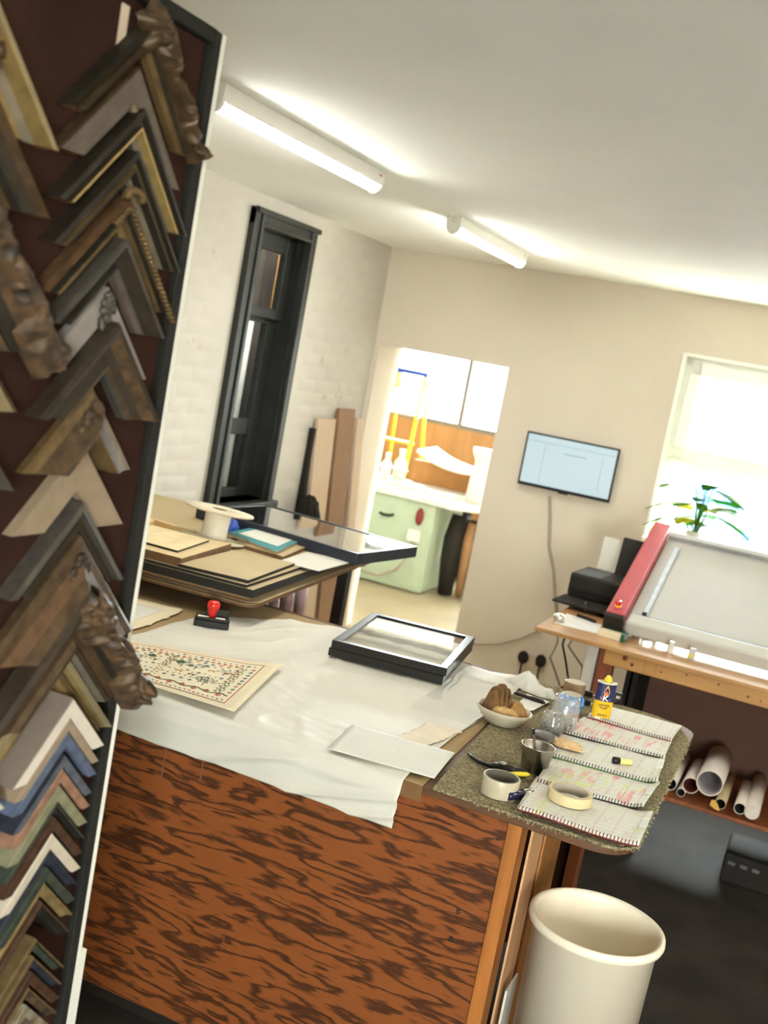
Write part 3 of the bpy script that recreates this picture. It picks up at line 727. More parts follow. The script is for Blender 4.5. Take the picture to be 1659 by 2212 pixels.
def filmf(u, v):
    x = -.985 + u * .2 - .0 * v; y = 3.0 + v * .6
    return (x - .02 * v, y, KZ + .0125 + .004 * abs(noise.noise(Vector((x * 9, y * 5, 2)))))
tag(MB().grid(filmf, 24, 40).build('plastic_film', M['film']), 'glossy clear plastic film beside the black frames on the bench', 'plastic film')

def carp(u, v):
    y = 2.499 + v * 1.195
    xl = -.722 - .09 * v
    xr = -.236 + .006 * noise.noise(Vector((v * 30, 1, 1))) - .012 * v
    if v < .07: xr -= .075 * (1 - sqrt(max(0, 1 - (1 - v / .07) ** 2)))
    if v > .8: xr -= .16 * (1 - sqrt(max(0, 1 - ((v - .8) / .2) ** 2)))
    x = xl + u * (xr - xl)
    return (x, y, BZ + .0065 + .0022 * noise.noise(Vector((x * 120, y * 160, 0))) + .0012 * noise.noise(Vector((x * 400, y * 300, 5))))
cp = thing('bench_mat', 'worn olive green carpet mat on the right end of the bench', 'mat', (0, 0, 0))
MB().grid(carp, 130, 260, smooth=False).build('pile', M['carpet'], cp, solid=.006)
q = MB(); rr = random.Random(9)
for i in range(330):
    v = rr.random(); p = Vector(carp(1.0, v)); d = Vector((rr.uniform(.001, .007), rr.uniform(-.004, .004), rr.uniform(-.010, .0)))
    q.bar(p - Vector((.006, 0, .003)), p + d, .0016, .0012)
for i in range(45):
    u = rr.uniform(.25, .85); p = Vector(carp(u, 0)); q.bar(p + Vector((0, .003, -.003)), p + Vector((rr.uniform(-.004, .004), -.004, rr.uniform(-.012, -.003))), .0016, .0012)
q.build('frayed_edge', M['fringe'], cp, kind='stuff')
CZ = BZ + .008     # top of the carpet
PZ = BZ + .008     # top of the papers

# ------------------------------------------------ papers and print on the bench
def flat_sheet(name, pts, z, mt, label, cat, nu=16, nv=16, dz=None, ragged=0.0, group=None):
    P = [onz(x, y, z) for x, y in pts]
    def fn(u, v):
        p = bil(P, u, v)
        if ragged:
            e = ragged * noise.noise(Vector((u * 11 + v * 7, v * 13, 3.3)))
            if u in (0, 1): p = p + Vector((e, e * .3, 0))
            if v in (0, 1): p = p + Vector((e * .3, e, 0))
        return (p.x, p.y, p.z + (dz(u, v) if dz else 0))
    o = MB().grid(fn, nu, nv).build(name, mt, solid=.0007)
    return tag(o, label, cat, group)
flat_sheet('deckle_sheet', [(230, 1375), (318, 1352), (400, 1318), (278, 1290)], PZ, M['cream'], 'cream sheet with torn deckle edge lying below the board pile', 'paper sheet', ragged=.010, dz=lambda u, v: .002)
flat_sheet('paper_sheet', [(235, 1352), (290, 1340), (352, 1318), (282, 1300)], PZ + .0035, M['paper'], 'small white sheet on top of the torn deckle sheet', 'paper sheet')
flat_sheet('blank_card', [(937.7, 1682.8), (705.6, 1618), (761.4, 1565.2), (982.3, 1627)], PZ + .004, M['paper'], 'blank white card lying at the front edge of the bench', 'card', dz=lambda u, v: .001)
flat_sheet('tissue_scrap', [(898, 1622), (838, 1600), (925, 1562), (1000, 1580)], PZ + .002, mat('beige_tissue', (218, 202, 176), .7, var=.06, scale=20), 'crumpled beige tissue scrap beside the blank card', 'paper scrap', ragged=.012, dz=lambda u, v: .003 * abs(noise.noise(Vector((u * 5, v * 6, 2)))))
# embroidered sampler
SP = [onz(130, 1426, PZ + .002), onz(505, 1541, PZ + .010), onz(609, 1441, PZ + .008), onz(195, 1368, PZ + .002)]
def sdz(u, v): return .006 * (1 - v) ** 2 * (.4 + .6 * sin(u * 2.4)) + .010 * max(0, u - .85) / .15 * v
def spos(u, v, h=0.0):
    p = bil(SP, u, v); return (p.x, p.y, p.z + sdz(u, v) + h)
sp = thing('sampler_print', 'embroidered sampler sheet with trees and flowers lying on the tissue', 'print', (0, 0, 0))
MB().grid(lambda u, v: spos(u, v), 30, 24).build('sheet', M['cream'], sp, solid=.0007)
IM = [mat('thread_rust', (168, 84, 46), .8), mat('thread_green', (66, 84, 50), .8), mat('thread_teal', (92, 116, 112), .8), mat('thread_gold', (176, 136, 62), .8), mat('thread_brown', (92, 62, 40), .8), mat('thread_rose', (176, 116, 104), .8), mat('linen', (224, 212, 182), .85, var=.03)]
q = MB(); NX, NY = 176, 92
U0, U1, V0, V1 = .02, .925, .075, .93
def cell(i, j, mi, wd=1.0, hh=.0007):
    if not (0 <= i < NX and 0 <= j < NY): return
    u0 = U0 + (U1 - U0) * i / NX; u1 = U0 + (U1 - U0) * (i + wd) / NX; v0 = V0 + (V1 - V0) * j / NY; v1 = V0 + (V1 - V0) * (j + 1) / NY
    q.quad(spos(u0, v0, hh), spos(u1, v0, hh), spos(u1, v1, hh), spos(u0, v1, hh), mi)
lq = MB(); lq.grid(lambda u, v: spos(U0 + (U1 - U0) * u, V0 + (V1 - V0) * v, .0004), 24, 20); lq.build('linen_ground', IM[6], sp)
rs = random.Random(21)
for i in range(0, NX, 2):
    for j in (0, NY - 1): cell(i, j, 0, 2)
for j in range(NY):
    cell(0, j, 0); cell(NX - 1, j, 0)
def tree(cx, cy, s, mi):
    for k in range(int(s * 1.2)): cell(cx, cy + k, 4)
    for k in range(int(s * s * .55)):
        a = rs.random() * 2 * pi; d = s * sqrt(rs.random()) * .8
        cell(int(cx + d * cos(a)), int(cy + s + d * sin(a) * .7), mi)
def heart(cx, cy, s, mi):
    for jj in range(s):
        for ii in range(-jj, jj + 1):
            if abs(ii) <= min(s - jj + 1, s * .75): cell(cx + ii, cy + s - jj, mi)
    cell(cx, cy - 1, 4); cell(cx, cy - 2, 4)
def beast(cx, cy, mi):
    for ii in range(7):
        for jj in range(2): cell(cx + ii, cy + 2 + jj, mi)
    for ii in (0, 1, 5, 6): cell(cx + ii, cy, mi); cell(cx + ii, cy + 1, mi)
    cell(cx + 7, cy + 4, mi); cell(cx + 7, cy + 5, mi); cell(cx + 8, cy + 4, mi)
def flower(cx, cy, mi, s=2):
    for ii in range(-s, s + 1):
        for jj in range(-s, s + 1):
            if abs(ii) + abs(jj) <= s and (ii or jj): cell(cx + ii, cy + jj, mi)
    cell(cx, cy, 3)
for i in range(4, NX - 4, 1):                                   # vine along the lower border and the side borders
    yv = 13 + int(2.6 * sin(i * .24)); cell(i, yv, 4); cell(i, yv + 1, 1)
    if i % 13 == 6: flower(i, yv + (3 if sin(i * .24) < 0 else -3), 0, 3)
    if i % 5 == 0: flower(i, 5 + rs.randint(-1, 1), rs.choice((2, 5)), 1); cell(i + 1, 3, 2)
    if i % 6 == 0: flower(i, NY - 7 + rs.randint(-1, 1), rs.choice((5, 2, 5, 0)), rs.choice((1, 2)))
for j in range(16, NY - 12):
    for cx in (18, 88, NX - 18):
        if j % 3 == 0: flower(cx + (2 if j % 2 else -2), j, rs.choice((1, 3, 1)), 1)
        if cx != 88 or j > 44: cell(cx + int(2 * sin(j * .6)), j, 4); cell(cx + 4 + int(2 * sin(j * .6)), j, 1)
    if j % 7 == 0: flower(NX - 6, j, rs.choice((2, 5)), 2); flower(5, j, rs.choice((2, 5)), 2)
for cx in (34, 48, 62, 76, 104, 118, 148): tree(cx, 52 + rs.randint(-1, 1), rs.choice((7, 8, 9)), rs.choice((2, 1, 2)))
for cx in (140,): tree(cx, 22, 14, 1); tree(cx - 6, 26, 10, 2)
heart(70, 62, 9, 1); heart(100, 60, 10, 1); heart(112, 58, 6, 1); heart(126, 64, 6, 2)
for cx, cy in ((28, 40), (44, 39), (58, 41), (104, 40), (118, 38), (132, 56), (150, 58), (60, 30), (36, 29)): beast(cx, cy, rs.choice((3, 0, 4, 3)))
for cx in range(26, 84, 9): flower(cx, 25 + rs.randint(-1, 1), 2, 2)
for cx in range(98, 132, 9): flower(cx, 27 + rs.randint(-1, 1), rs.choice((2, 1)), 2)
for cx in range(26, NX - 24, 8): flower(cx, 74 + rs.randint(-1, 1), rs.choice((5, 2, 3)), 2); flower(cx + 4, 68, rs.choice((2, 1)), 1)
for cx in range(24, NX - 20, 6): flower(cx, 46 + rs.randint(-2, 2), rs.choice((2, 1, 5, 3)), rs.choice((1, 2))); flower(cx + 3, 34 + rs.randint(-1, 1), rs.choice((2, 4)), 1); flower(cx + 2, 79, rs.choice((0, 5, 2)), 2)
for cx in (92, 108, 124, 156, 30, 52): tree(cx, 64 - (cx % 3), 5, rs.choice((1, 2, 3)))
q.build('embroidery', IM, sp, kind='stuff')

# rubber stamp
a = onz(417, 1350, PZ); c_ = onz(493, 1362, PZ)
st = thing('rubber_stamp', 'red knobbed rubber stamp with black base on the tissue paper', 'stamp', (a.x, a.y, PZ), math.atan2(c_.y - a.y, c_.x - a.x))
MB().box((0, 0, 0), (.116, .062, .020)).build('ink_pad', M['blackgloss'], st, bevel=.003)
b = MB(); b.box((.004, .004, .020), (.112, .058, .030)); b.box((.034, .036, .03), (.11, .058, .052)); b.build('mount', M['black'], st, bevel=.004)
for x0, x1 in ((.010, .046), (.068, .100)): MB().box((x0, .012, .0300), (x1, .028, .0306)).build('label', M['whiteink'], st)
b = MB(); b.lathe([(0, .028), (.010, .028), (.011, .036), (.016, .05), (.0215, .066), (.021, .076), (.015, .083), (.0, .085)], 24, (.055, .030, 0)); b.build('knob', M['red'], st)

# two black picture frames stacked on the bench
FRc = [onz(x, y, .988) for x, y in ((702.7, 1382.7), (817, 1330.2), (1037.6, 1383.4), (951.6, 1446.3))]
ctr = sum(FRc, Vector()) / 4; ex = ((FRc[3] - FRc[0]) + (FRc[2] - FRc[1])) / 2; ey = ((FRc[1] - FRc[0]) + (FRc[2] - FRc[3])) / 2
FW_, FH_ = ex.length / 2, ey.length / 2; ang = math.atan2(ex.y, ex.x)
def pic(z, label, dx, dr, tall_=.0265, print_=None):
    t = thing('picture_frame', label, 'picture frame', (ctr.x + dx, ctr.y, z), ang + dr, 'stacked black frames')
    wd = .026
    for (sx0, sy0, sx1, sy1) in ((-FW_, -FH_, FW_, -FH_ + wd), (-FW_, FH_ - wd, FW_, FH_), (-FW_, -FH_ + wd, -FW_ + wd, FH_ - wd), (FW_ - wd, -FH_ + wd, FW_, FH_ - wd)):
        MB().box((sx0, sy0, 0), (sx1, sy1, tall_)).build('rail', M['blackgloss'], t, bevel=.0018)
    MB().box((-FW_ + wd * .6, -FH_ + wd * .6, .003), (FW_ - wd * .6, FH_ - wd * .6, tall_ - .010)).build('picture', print_ or M['cream'], t)
    MB().box((-FW_ + wd * .7, -FH_ + wd * .7, tall_ - .007), (FW_ - wd * .7, FH_ - wd * .7, tall_ - .005)).build('glass', M['pictureglass'], t)
    return t
def landscape():
    mm = bpy.data.materials.new('landscape_reflection_print'); mm.use_nodes = True; t = mm.node_tree; L = t.links; p = t.nodes['Principled BSDF']
    tc = nd(t, 'ShaderNodeTexCoord'); sx = nd(t, 'ShaderNodeSeparateXYZ'); L.new(tc.outputs['Generated'], sx.inputs[0])
    mp = nd(t, 'ShaderNodeMapping'); mp.inputs['Scale'].default_value = (3, 9, 1); L.new(tc.outputs['Generated'], mp.inputs[0])
    n = nd(t, 'ShaderNodeTexNoise', i_Scale=1.6, i_Detail=7., i_Roughness=.7); L.new(mp.outputs[0], n.inputs[0])
    ad = nd(t, 'ShaderNodeMath', operation='MULTIPLY_ADD'); ad.inputs[1].default_value = .34; L.new(n.outputs['Fac'], ad.inputs[0]); L.new(sx.outputs['Y'], ad.inputs[2])
    r = nd(t, 'ShaderNodeValToRGB'); e = r.color_ramp.elements
    cols = [(.15, (146, 132, 112)), (.3, (176, 164, 142)), (.4, (108, 104, 92)), (.5, (196, 190, 172)), (.6, (70, 66, 60)), (.68, (92, 88, 78)), (.74, (214, 208, 190)), (.95, (222, 214, 196)), (1.0, (196, 170, 130)), (1.05, (120, 64, 40))]
    e[0].position, e[0].color = cols[0][0], (*lin(cols[0][1]), 1); e[1].position, e[1].color = .99, (*lin((112, 66, 42)), 1)  # brown far band paints a reflection of shelves into the print
    for ps, cc in cols[1:8]:
        k = e.new(ps); k.color = (*lin(cc), 1)
    L.new(ad.outputs[0], r.inputs[0]); L.new(r.outputs[0], p.inputs['Base Color']); p.inputs['Roughness'].default_value = .6
    return mm
pic(PZ + .004, 'lower of the two stacked black picture frames on the bench', -.004, radians(-.6))
pic(PZ + .004 + .0272, 'upper black picture frame with a grey landscape under glass', 0, 0, print_=landscape())
# ================================================================== notebooks on the carpet
def page_mat(name, seed, pink, lime):
    mm = bpy.data.materials.new(name); mm.use_nodes = True; t = mm.node_tree; L = t.links; p = t.nodes['Principled BSDF']
    tc = nd(t, 'ShaderNodeTexCoord')
    def nz(sc, off, det=3.):
        mp = nd(t, 'ShaderNodeMapping'); mp.inputs['Scale'].default_value = sc; mp.inputs['Location'].default_value = (off, off * .7, 0)
        L.new(tc.outputs['Generated'], mp.inputs[0]); n = nd(t, 'ShaderNodeTexNoise', i_Scale=1., i_Detail=det); L.new(mp.outputs[0], n.inputs[0]); return n.outputs['Fac']
    def th(s, a, c_):
        r = nd(t, 'ShaderNodeMapRange'); r.inputs[1].default_value = a; r.inputs[2].default_value = c_; L.new(s, r.inputs[0]); return r.outputs[0]
    def mul(a, c_):
        n = nd(t, 'ShaderNodeMath', operation='MULTIPLY'); L.new(a, n.inputs[0])
        if isinstance(c_, float): n.inputs[1].default_value = c_
        else: L.new(c_, n.inputs[1])
        return n.outputs[0]
    def mix(base, fac, col):
        n = nd(t, 'ShaderNodeMix', data_type='RGBA'); L.new(fac, n.inputs[0])
        if isinstance(base, tuple): n.inputs[6].default_value = (*base, 1)
        else: L.new(base, n.inputs[6])
        n.inputs[7].default_value = (*lin(col), 1); return n.outputs[2]
    c0 = mix(lin((214, 211, 196)), mul(th(nz((7, 16, 1), seed, 5), .5, .75), .35), (205, 202, 190))
    bands = th(nz((26, 2.2, 1), seed + 3.1), .5, .62); zone = th(nz((3.2, 2.5, 1), seed + 7.7), .47, .56)
    c0 = mix(c0, mul(mul(bands, zone), pink), (226, 130, 128))
    zone2 = th(nz((3.4, 3.0, 1), seed + 15.2), .5, .58); b2 = th(nz((18, 3, 1), seed + 21.), .48, .6)
    c0 = mix(c0, mul(mul(b2, zone2), lime), (206, 218, 120))
    wv = nd(t, 'ShaderNodeTexWave', wave_type='BANDS', bands_direction='Y', i_Scale=3.4); L.new(tc.outputs['Generated'], wv.inputs[0])
    c0 = mix(c0, mul(th(wv.outputs['Fac'], .86, 1.0), .22), (120, 140, 150))
    wx = nd(t, 'ShaderNodeTexWave', wave_type='BANDS', bands_direction='X', i_Scale=2.2); L.new(tc.outputs['Generated'], wx.inputs[0])
    c0 = mix(c0, mul(th(wx.outputs['Fac'], .93, 1.0), .2), (190, 120, 120))
    wr = mul(th(nz((95, 34, 1), seed + 5, 2), .60, .64), mul(th(wv.outputs['Fac'], .3, .1), th(nz((7, 9, 1), seed + 11), .5, .56)))
    c0 = mix(c0, mul(wr, .8), (60, 56, 66))
    L.new(c0, p.inputs['Base Color']); p.inputs['Roughness'].default_value = .75
    return mm
NB = [
    ([(1117, 1748), (1378, 1832), (1409, 1756), (1160, 1676)], 'front spiral notebook with red binding, masking tape on it', 1.3, .15, .4, 'maroon', .010),
    ([(1158, 1690), (1386, 1750), (1425, 1690), (1193, 1634)], 'second spiral notebook from the front, pink highlighter on its page', 4.2, .75, .8, 'ink', .010),
    ([(1191, 1633), (1417, 1697), (1437, 1632), (1214, 1582)], 'third spiral notebook with green cover edge, a marker on it', 8.8, .25, .3, 'greencover', .012),
    ([(1218, 1584), (1434, 1640), (1452, 1598), (1262, 1546)], 'fourth spiral notebook from the front with red ink columns', 11.9, .75, .15, 'ink', .010),
    ([(1268, 1549), (1449, 1603), (1474, 1566), (1306, 1521)], 'rearmost notebook with red cover edge, lighter fluid can on it', 15.4, .1, .2, 'redcover', .009),
]
M['greencover'] = mat('green_cover', (104, 152, 84), .5); M['redcover'] = mat('red_cover', (186, 46, 48), .5)
for k, (pts, lb, sd, pk, lm, cov, thk) in enumerate(NB):
    P = [onz(x, y, CZ + .012) for x, y in pts]
    o = P[0]; zf, zb = .019, .009
    nt = thing('spiral_notebook', lb, 'notebook', (o.x, o.y, CZ), group='notebooks on the bench end')
    Q = [p - Vector((o.x, o.y, CZ + .012)) for p in P]
    def pf(u, v, k=k, Q=Q):
        p = bil(Q, u, v)
        h = zf + (zb - zf) * v + .0035 * sin(pi * v) + .0028 * noise.noise(Vector((u * 2.3, v * 1.6, k * 3.3)))
        if u > .86: h += .010 * ((u - .86) / .14) ** 2 * (1 if k in (0, 1, 2) else .2) * (.4 + .6 * abs(sin(v * 5 + k)))
        if k == 2 and u < .3: h += .012 * sin(pi * min(1, v)) * (1 - u / .3) * v
        return (p.x, p.y, h)
    MB().grid(pf, 26, 14).build('pages', page_mat('notebook_page', sd, pk, lm), nt, solid=.006)
    def cf(u, v, pf=pf):
        x, y, z = pf(u, v); return (x * 1.0, y - .003, z - .0068)
    MB().grid(cf, 20, 8).build('cover', M[cov], nt, solid=.0012)
    q = MB(); n = 34
    for i in range(n):
        p = Vector(pf((i + .5) / n, .012)); c0 = p + Vector((0, -.001, -.0035))
        q.tube([c0 + Vector((0, -.006 * cos(a), .0062 * sin(a))) for a in [x * pi / 4 - .6 for x in range(7)]], .0010, 4, cap=False)
    q.build('spiral_binding', M['maroon' if k == 0 else 'ink'], nt, kind='stuff')
    if k in (0, 1, 2):
        def df(u, v, pf=pf):
            x, y, z = pf(.945 + .055 * u, .35 + .35 * v); return (x + .004 * u, y, z + .002 + .010 * u * (1 - 1.6 * abs(v - .5)))
        MB().grid(df, 5, 5).build('curled_corner', M['paper'], nt, solid=.0006)

def at(px, py, z): p = onz(px, py, z); return (p.x, p.y, z)
# masking tape on the front notebook
def ring(name, label, loc, ro, ri, h, m_out, m_top, m_in, group=None, rot=None):
    t = thing(name, label, 'tape roll', loc, group=group, rot=rot)
    MB().lathe([(ri + .003, 0), (ro, 0), (ro, h), (ri + .003, h)], 40, closed=True).build('tape', [m_out], t, bevel=.0008)
    MB().lathe([(ri, -.0002), (ri + .0028, -.0002), (ri + .0028, h + .0004), (ri, h + .0004)], 40, closed=True).build('core', m_in, t)
    return t
ring('masking_tape', 'cream masking tape roll lying on the front notebook', at(1229, 1728, CZ + .021), .054, .042, .024, M['masking'], M['masking'], M['cardcore'])
ring('clear_tape', 'yellowed clear tape roll standing on the olive mat', at(1077, 1714, CZ), .0455, .0385, .044, M['cleartape'], M['cleartape'], mat('tape_core', (96, 92, 78), .6))
t = thing('parcel_tape', 'brown parcel tape roll standing at the rear of the mat', 'tape roll', at(1237, 1504, CZ))
MB().lathe([(0, .049), (.033, .049), (.0355, .047), (.0355, 0)], 36).build('tape', M['parcel'], t); MB().disc(.0335, .0492, 36).build('core_top', M['tapetop'], t)
t = thing('wrapped_roll', 'roll wrapped in crinkled blue plastic behind the glass jars', 'tape roll', at(1229, 1536, CZ))
q = MB(); q.lathe([(.034, 0), (.036, .01), (.0355, .05), (.03, .055)], 36); q.build('roll', M['bluebag'], t)
MB().disc(.031, .0555, 30).build('core_top', M['cardcore'], t)
q = MB(); rr = random.Random(3)
for i in range(16):
    a = rr.random() * 2 * pi; z = rr.uniform(.008, .05); q.blob((.0335 * cos(a), .0335 * sin(a), z), .008, .008, .010, 0, 7, 4, .7, i)
q.build('crinkled_film', M['bluebag'], t)

# lighter fluid can
t = thing('lighter_fluid_can', 'navy and yellow lighter fluid can with flame, on the rear notebook', 'can', at(1296, 1551, CZ + .017), radians(22)); t.scale = (.92, .92, .95)
def oval(z0, z1, r, mt, name, k=1.0, top=False):
    q = MB(); q.lathe([(r, z0), (r, z1)] + ([(0, z1)] if top else []), 36, sx=1, sy=.52); return q.build(name, mt, t)
oval(0, .006, .0325, M['silver'], 'base_rim'); oval(.003, .060, .0318, M['yellowtin'], 'lower_body'); oval(.060, .118, .0318, M['navy'], 'upper_body')
q = MB(); q.lathe([(.0318, .117), (.034, .118), (.034, .122), (.030, .122), (.029, .119), (0, .119)], 36, sx=1, sy=.55); q.build('top_rim', M['silver'], t)
q = MB(); q.lathe([(.011, .119), (.013, .121), (.0135, .131), (.010, .134), (.009, .139), (.005, .143), (0, .143)], 14); q.build('cap', M['yellow'], t)
def onoval(s, z, r=.0322):                      # s = arc position across the front
    return (r * sin(s / r), -r * .52 * cos(s / r), z)
q = MB()
def fl(cx, cz, w_, h_, mi):
    n = 12; L_ = []; R_ = []
    for i in range(n + 1):
        f = i / n; ww = w_ * (sin(pi * f ** .62) ** .9 if 0 < f < 1 else 0); L_.append((cx - ww / 2, cz + f * h_)); R_.append((cx + ww / 2, cz + f * h_))
    for i in range(n):
        q.quad(onoval(*L_[i], .0322 + mi * .0001), onoval(*R_[i], .0322 + mi * .0001), onoval(*R_[i + 1], .0322 + mi * .0001), onoval(*L_[i + 1], .0322 + mi * .0001), mi)
fl(.001, .079, .019, .036, 0); fl(.0, .080, .010, .015, 1)
q.build('flame_print', [M['orange'], M['flamecore']], t)
text('brand_letter', 'K', .026, M['whiteink'], t, (.0005, -.0172, .0705), (radians(90), 0, 0), sx=1.2)
text('side_letter', 'N', .016, M['pinkink'], t, (-.0135, -.0158, .0685), (radians(90), 0, radians(-24)), sx=.6)
text('side_letter', 'e', .014, mat('pale_blue_ink', (120, 140, 196), .5), t, (.0145, -.0158, .0685), (radians(90), 0, radians(24)), sx=.8)
text('name_print', 'LIGHTER', .0095, M['ink'], t, (0, -.0172, .0475), (radians(90), 0, 0)); text('name_print', 'FLUID', .0095, M['ink'], t, (0, -.0172, .0385), (radians(90), 0, 0))
q = MB()
for z in (.0165, .0125): q.box((-.016, -.0172, z), (.016, -.0165, z + .0014))
q.build('small_print', M['ink'], t)
t = thing('ink_tin', 'small black tin with white letters behind the lighter fluid can', 'tin', at(1327, 1517, CZ), radians(20))
MB().lathe([(0, 0), (.021, 0), (.0215, .004), (.0215, .034), (.019, .036), (0, .036)], 28).build('body', M['black'], t)
text('lettering', 'RS', .013, M['whiteink'], t, (.004, -.0222, .024), (radians(90), 0, radians(10)))

# marker, shiny tube, hand tool
t = thing('marker_pen', 'short pale yellow marker with black cap on the third notebook', 'marker', at(1341, 1644, CZ + .027), radians(30))
q = MB(); q.tube([(-.004, 0, 0), (.030, 0, 0), (.031, 0, 0)], [.0085, .0085, .006], 14); q.build('barrel', mat('pale_yellow_barrel', (222, 212, 130), .35), t)
q = MB(); q.tube([(-.024, 0, 0), (-.022, 0, 0), (-.004, 0, 0)], [.005, .0098, .0098], 14); q.build('cap', M['blackgloss'], t)
t = thing('shiny_tube', 'small shiny navy tube lying between clear tape and front notebook', 'tube', at(1122, 1716, CZ + .012), radians(62))
q = MB(); q.tube([(-.042, 0, 0), (-.040, 0, 0), (.012, 0, 0)], [.008, .0115, .0115], 16); q.build('barrel', mat('navy_gloss', (40, 36, 66), .1, var=.1, spec=.8), t)
q = MB(); q.tube([(.012, 0, 0), (.042, 0, 0), (.046, 0, 0)], [.0105, .0105, .006], 16); q.build('cap', M['steel'], t)
t = thing('hand_tool', 'black and yellow hand tool with curved black handle on the olive mat', 'tool', at(1095, 1672, CZ), radians(8))
q = MB(); q.tube([(-.112, .055, .006), (-.098, .035, .006), (-.078, .014, .007), (-.05, .002, .008), (-.02, 0, .010)], [.004, .0048, .005, .0055, .007], 10); q.build('curved_handle', M['black'], t)
q = MB(); q.blob((-.010, 0, .013), .034, .017, .013, 0, 14, 8); q.blob((.030, .004, .012), .03, .013, .011, 0, 14, 8); q.build('body', M['blackgloss'], t)
q = MB(); q.lathe([(.009, 0), (.009, .003), (0, .003)], 18, (-.014, 0, .0245)); q.build('pivot', M['cardcore'], t)
q = MB(); q.tube([(.0, -.022, .008), (.022, -.017, .012), (.048, -.004, .014), (.056, .004, .012)], [.004, .0062, .0062, .004], 10); q.build('yellow_handle', M['yellow'], t)

# steel cup with a brush, lidded tin behind
t = thing('steel_cup', 'small steel cup holding a brush on the olive mat', 'cup', at(1152, 1664, CZ))
q = MB(); q.lathe([(0, .002), (.034, .002), (.043, .066), (.0455, .0685), (.0445, .070), (.042, .067), (.033, .006), (0, .006)], 40); q.build('body', M['steel'], t)
t2 = thing('brush', 'dark handled brush leaning inside the steel cup', 'brush', at(1152, 1664, CZ + .006))
q = MB(); q.tube([(.012, .004, 0), (-.012, .012, .06), (-.022, .016, .088)], [.003, .004, .003], 8); q.build('handle', mat('brush_handle', (110, 80, 70), .5), t2)
q = MB(); q.tube([(-.022, .016, .088), (-.026, .017, .102)], [.004, .005], 8); q.build('ferrule', M['black'], t2)
t = thing('lidded_tin', 'squat dark tin with flat lid behind the steel cup', 'tin', at(1165, 1625, CZ))
q = MB(); q.lathe([(0, 0), (.031, 0), (.031, .046)], 32); q.build('body', mat('plum_tin', (66, 34, 44), .4), t)
q = MB(); q.lathe([(.033, .040), (.033, .052), (.031, .054), (0, .054)], 32); q.build('lid', mat('grey_lid', (96, 88, 84), .6), t)
q = MB(); q.grid(lambda u, v: (.0315 * sin(.2 + u * .7), -.0315 * cos(.2 + u * .7), .012 + .026 * v), 6, 1); q.build('label', M['orange'], t)

# glass jars with metal clips
def jar(label, loc, r, h, fill, seed):
    t = thing('glass_jar', label, 'jar', loc, group='open glass jars')
    q = MB(); q.lathe([(0, .001), (r * .92, .001), (r, .006), (r, h * .74), (r * .90, h * .82), (r * .90, h * .86), (r * .95, h * .87), (r * .95, h * .90), (r * .89, h * .91), (r * .89, h), (r * .82, h), (r * .82, h * .9), (r * .93, h * .73), (r * .93, .009), (0, .006)], 40)
    q.build('glass', M['jarglass'], t)
    q = MB(); rr = random.Random(seed)
    for i in range(150):
        a = rr.random() * 2 * pi; d = r * .84 * sqrt(rr.random()); z = rr.uniform(.008, fill)
        c0 = Vector((d * cos(a), d * sin(a), z)); dv = Vector((rr.uniform(-1, 1), rr.uniform(-1, 1), rr.uniform(-.7, .7))).normalized() * rr.uniform(.004, .010)
        e = c0 + dv
        if Vector((e.x, e.y)).length > r * .9 or e.z < .006: e = c0 - dv * .6; e.z = max(e.z, .008)
        q.bar(c0, e, .0035, .0016, rr.randint(0, 1))
    q.build('metal_clips', [M['steel'], M['pewtermetal']], t, kind='stuff')
    return t
M['pewtermetal'] = mat('dull_clip_metal', (110, 100, 84), .45, .6, var=.3)
jar('taller clear glass jar of metal clips behind the shorter one', at(1211, 1583, CZ), .040, .110, .045, 1)
jar('shorter clear glass jar full of metal clips next to the bowl', at(1187, 1592, CZ), .033, .070, .040, 2)
t = thing('label_box', 'small red labelled box wedged behind the taller glass jar', 'box', at(1237, 1567, CZ), radians(20))
MB().box((-.011, -.014, 0), (.012, .012, .036)).build('body', mat('red_box', (150, 44, 40), .5), t, bevel=.002)
MB().box((-.008, -.0146, .010), (.009, -.014, .028)).build('label', M['whiteink'], t)
# crumpled clear bag and brown paper
def crumple(name, label, cat, loc, rx, ry, rz, mt, seed, jag=.8, n=28, k=16):
    q = MB(); vs = []; fs = []
    for i in range(k + 1):
        th_ = pi * .5 * i / k
        for j in range(n):
            a = 2 * pi * j / n; d = Vector((sin(th_) * cos(a), sin(th_) * sin(a), cos(th_)))
            r = 1 + jag * (.5 - abs(noise.noise(d * 2.1 + Vector((seed, 0, 0))))) * .7 + .18 * jag * noise.noise(d * 7 + Vector((0, seed, 0)))
            vs.append((rx * d.x * r, ry * d.y * r, max(0.0005, rz * d.z * r)))
    for i in range(k):
        for j in range(n): fs.append((i * n + j, (i + 1) * n + j, (i + 1) * n + (j + 1) % n, i * n + (j + 1) % n))
    q.add(vs, fs, 0, False)
    o = q.build(name, mt, loc=loc); return tag(o, label, cat)
crumple('plastic_bag', 'crumpled clear plastic bag between the jars and the dark tin', 'bag', at(1192, 1608, CZ), .038, .026, .022, mat('crumpled_film', (216, 210, 192), .15, var=.15, scale=60, alpha=.55), 2.2)
crumple('paper_scrap', 'torn brown paper scrap on the third notebook', 'paper scrap', at(1224, 1613, CZ + .024), .040, .020, .016, mat('torn_brown_paper', (206, 174, 128), .8, var=.15, scale=30), 6.1)
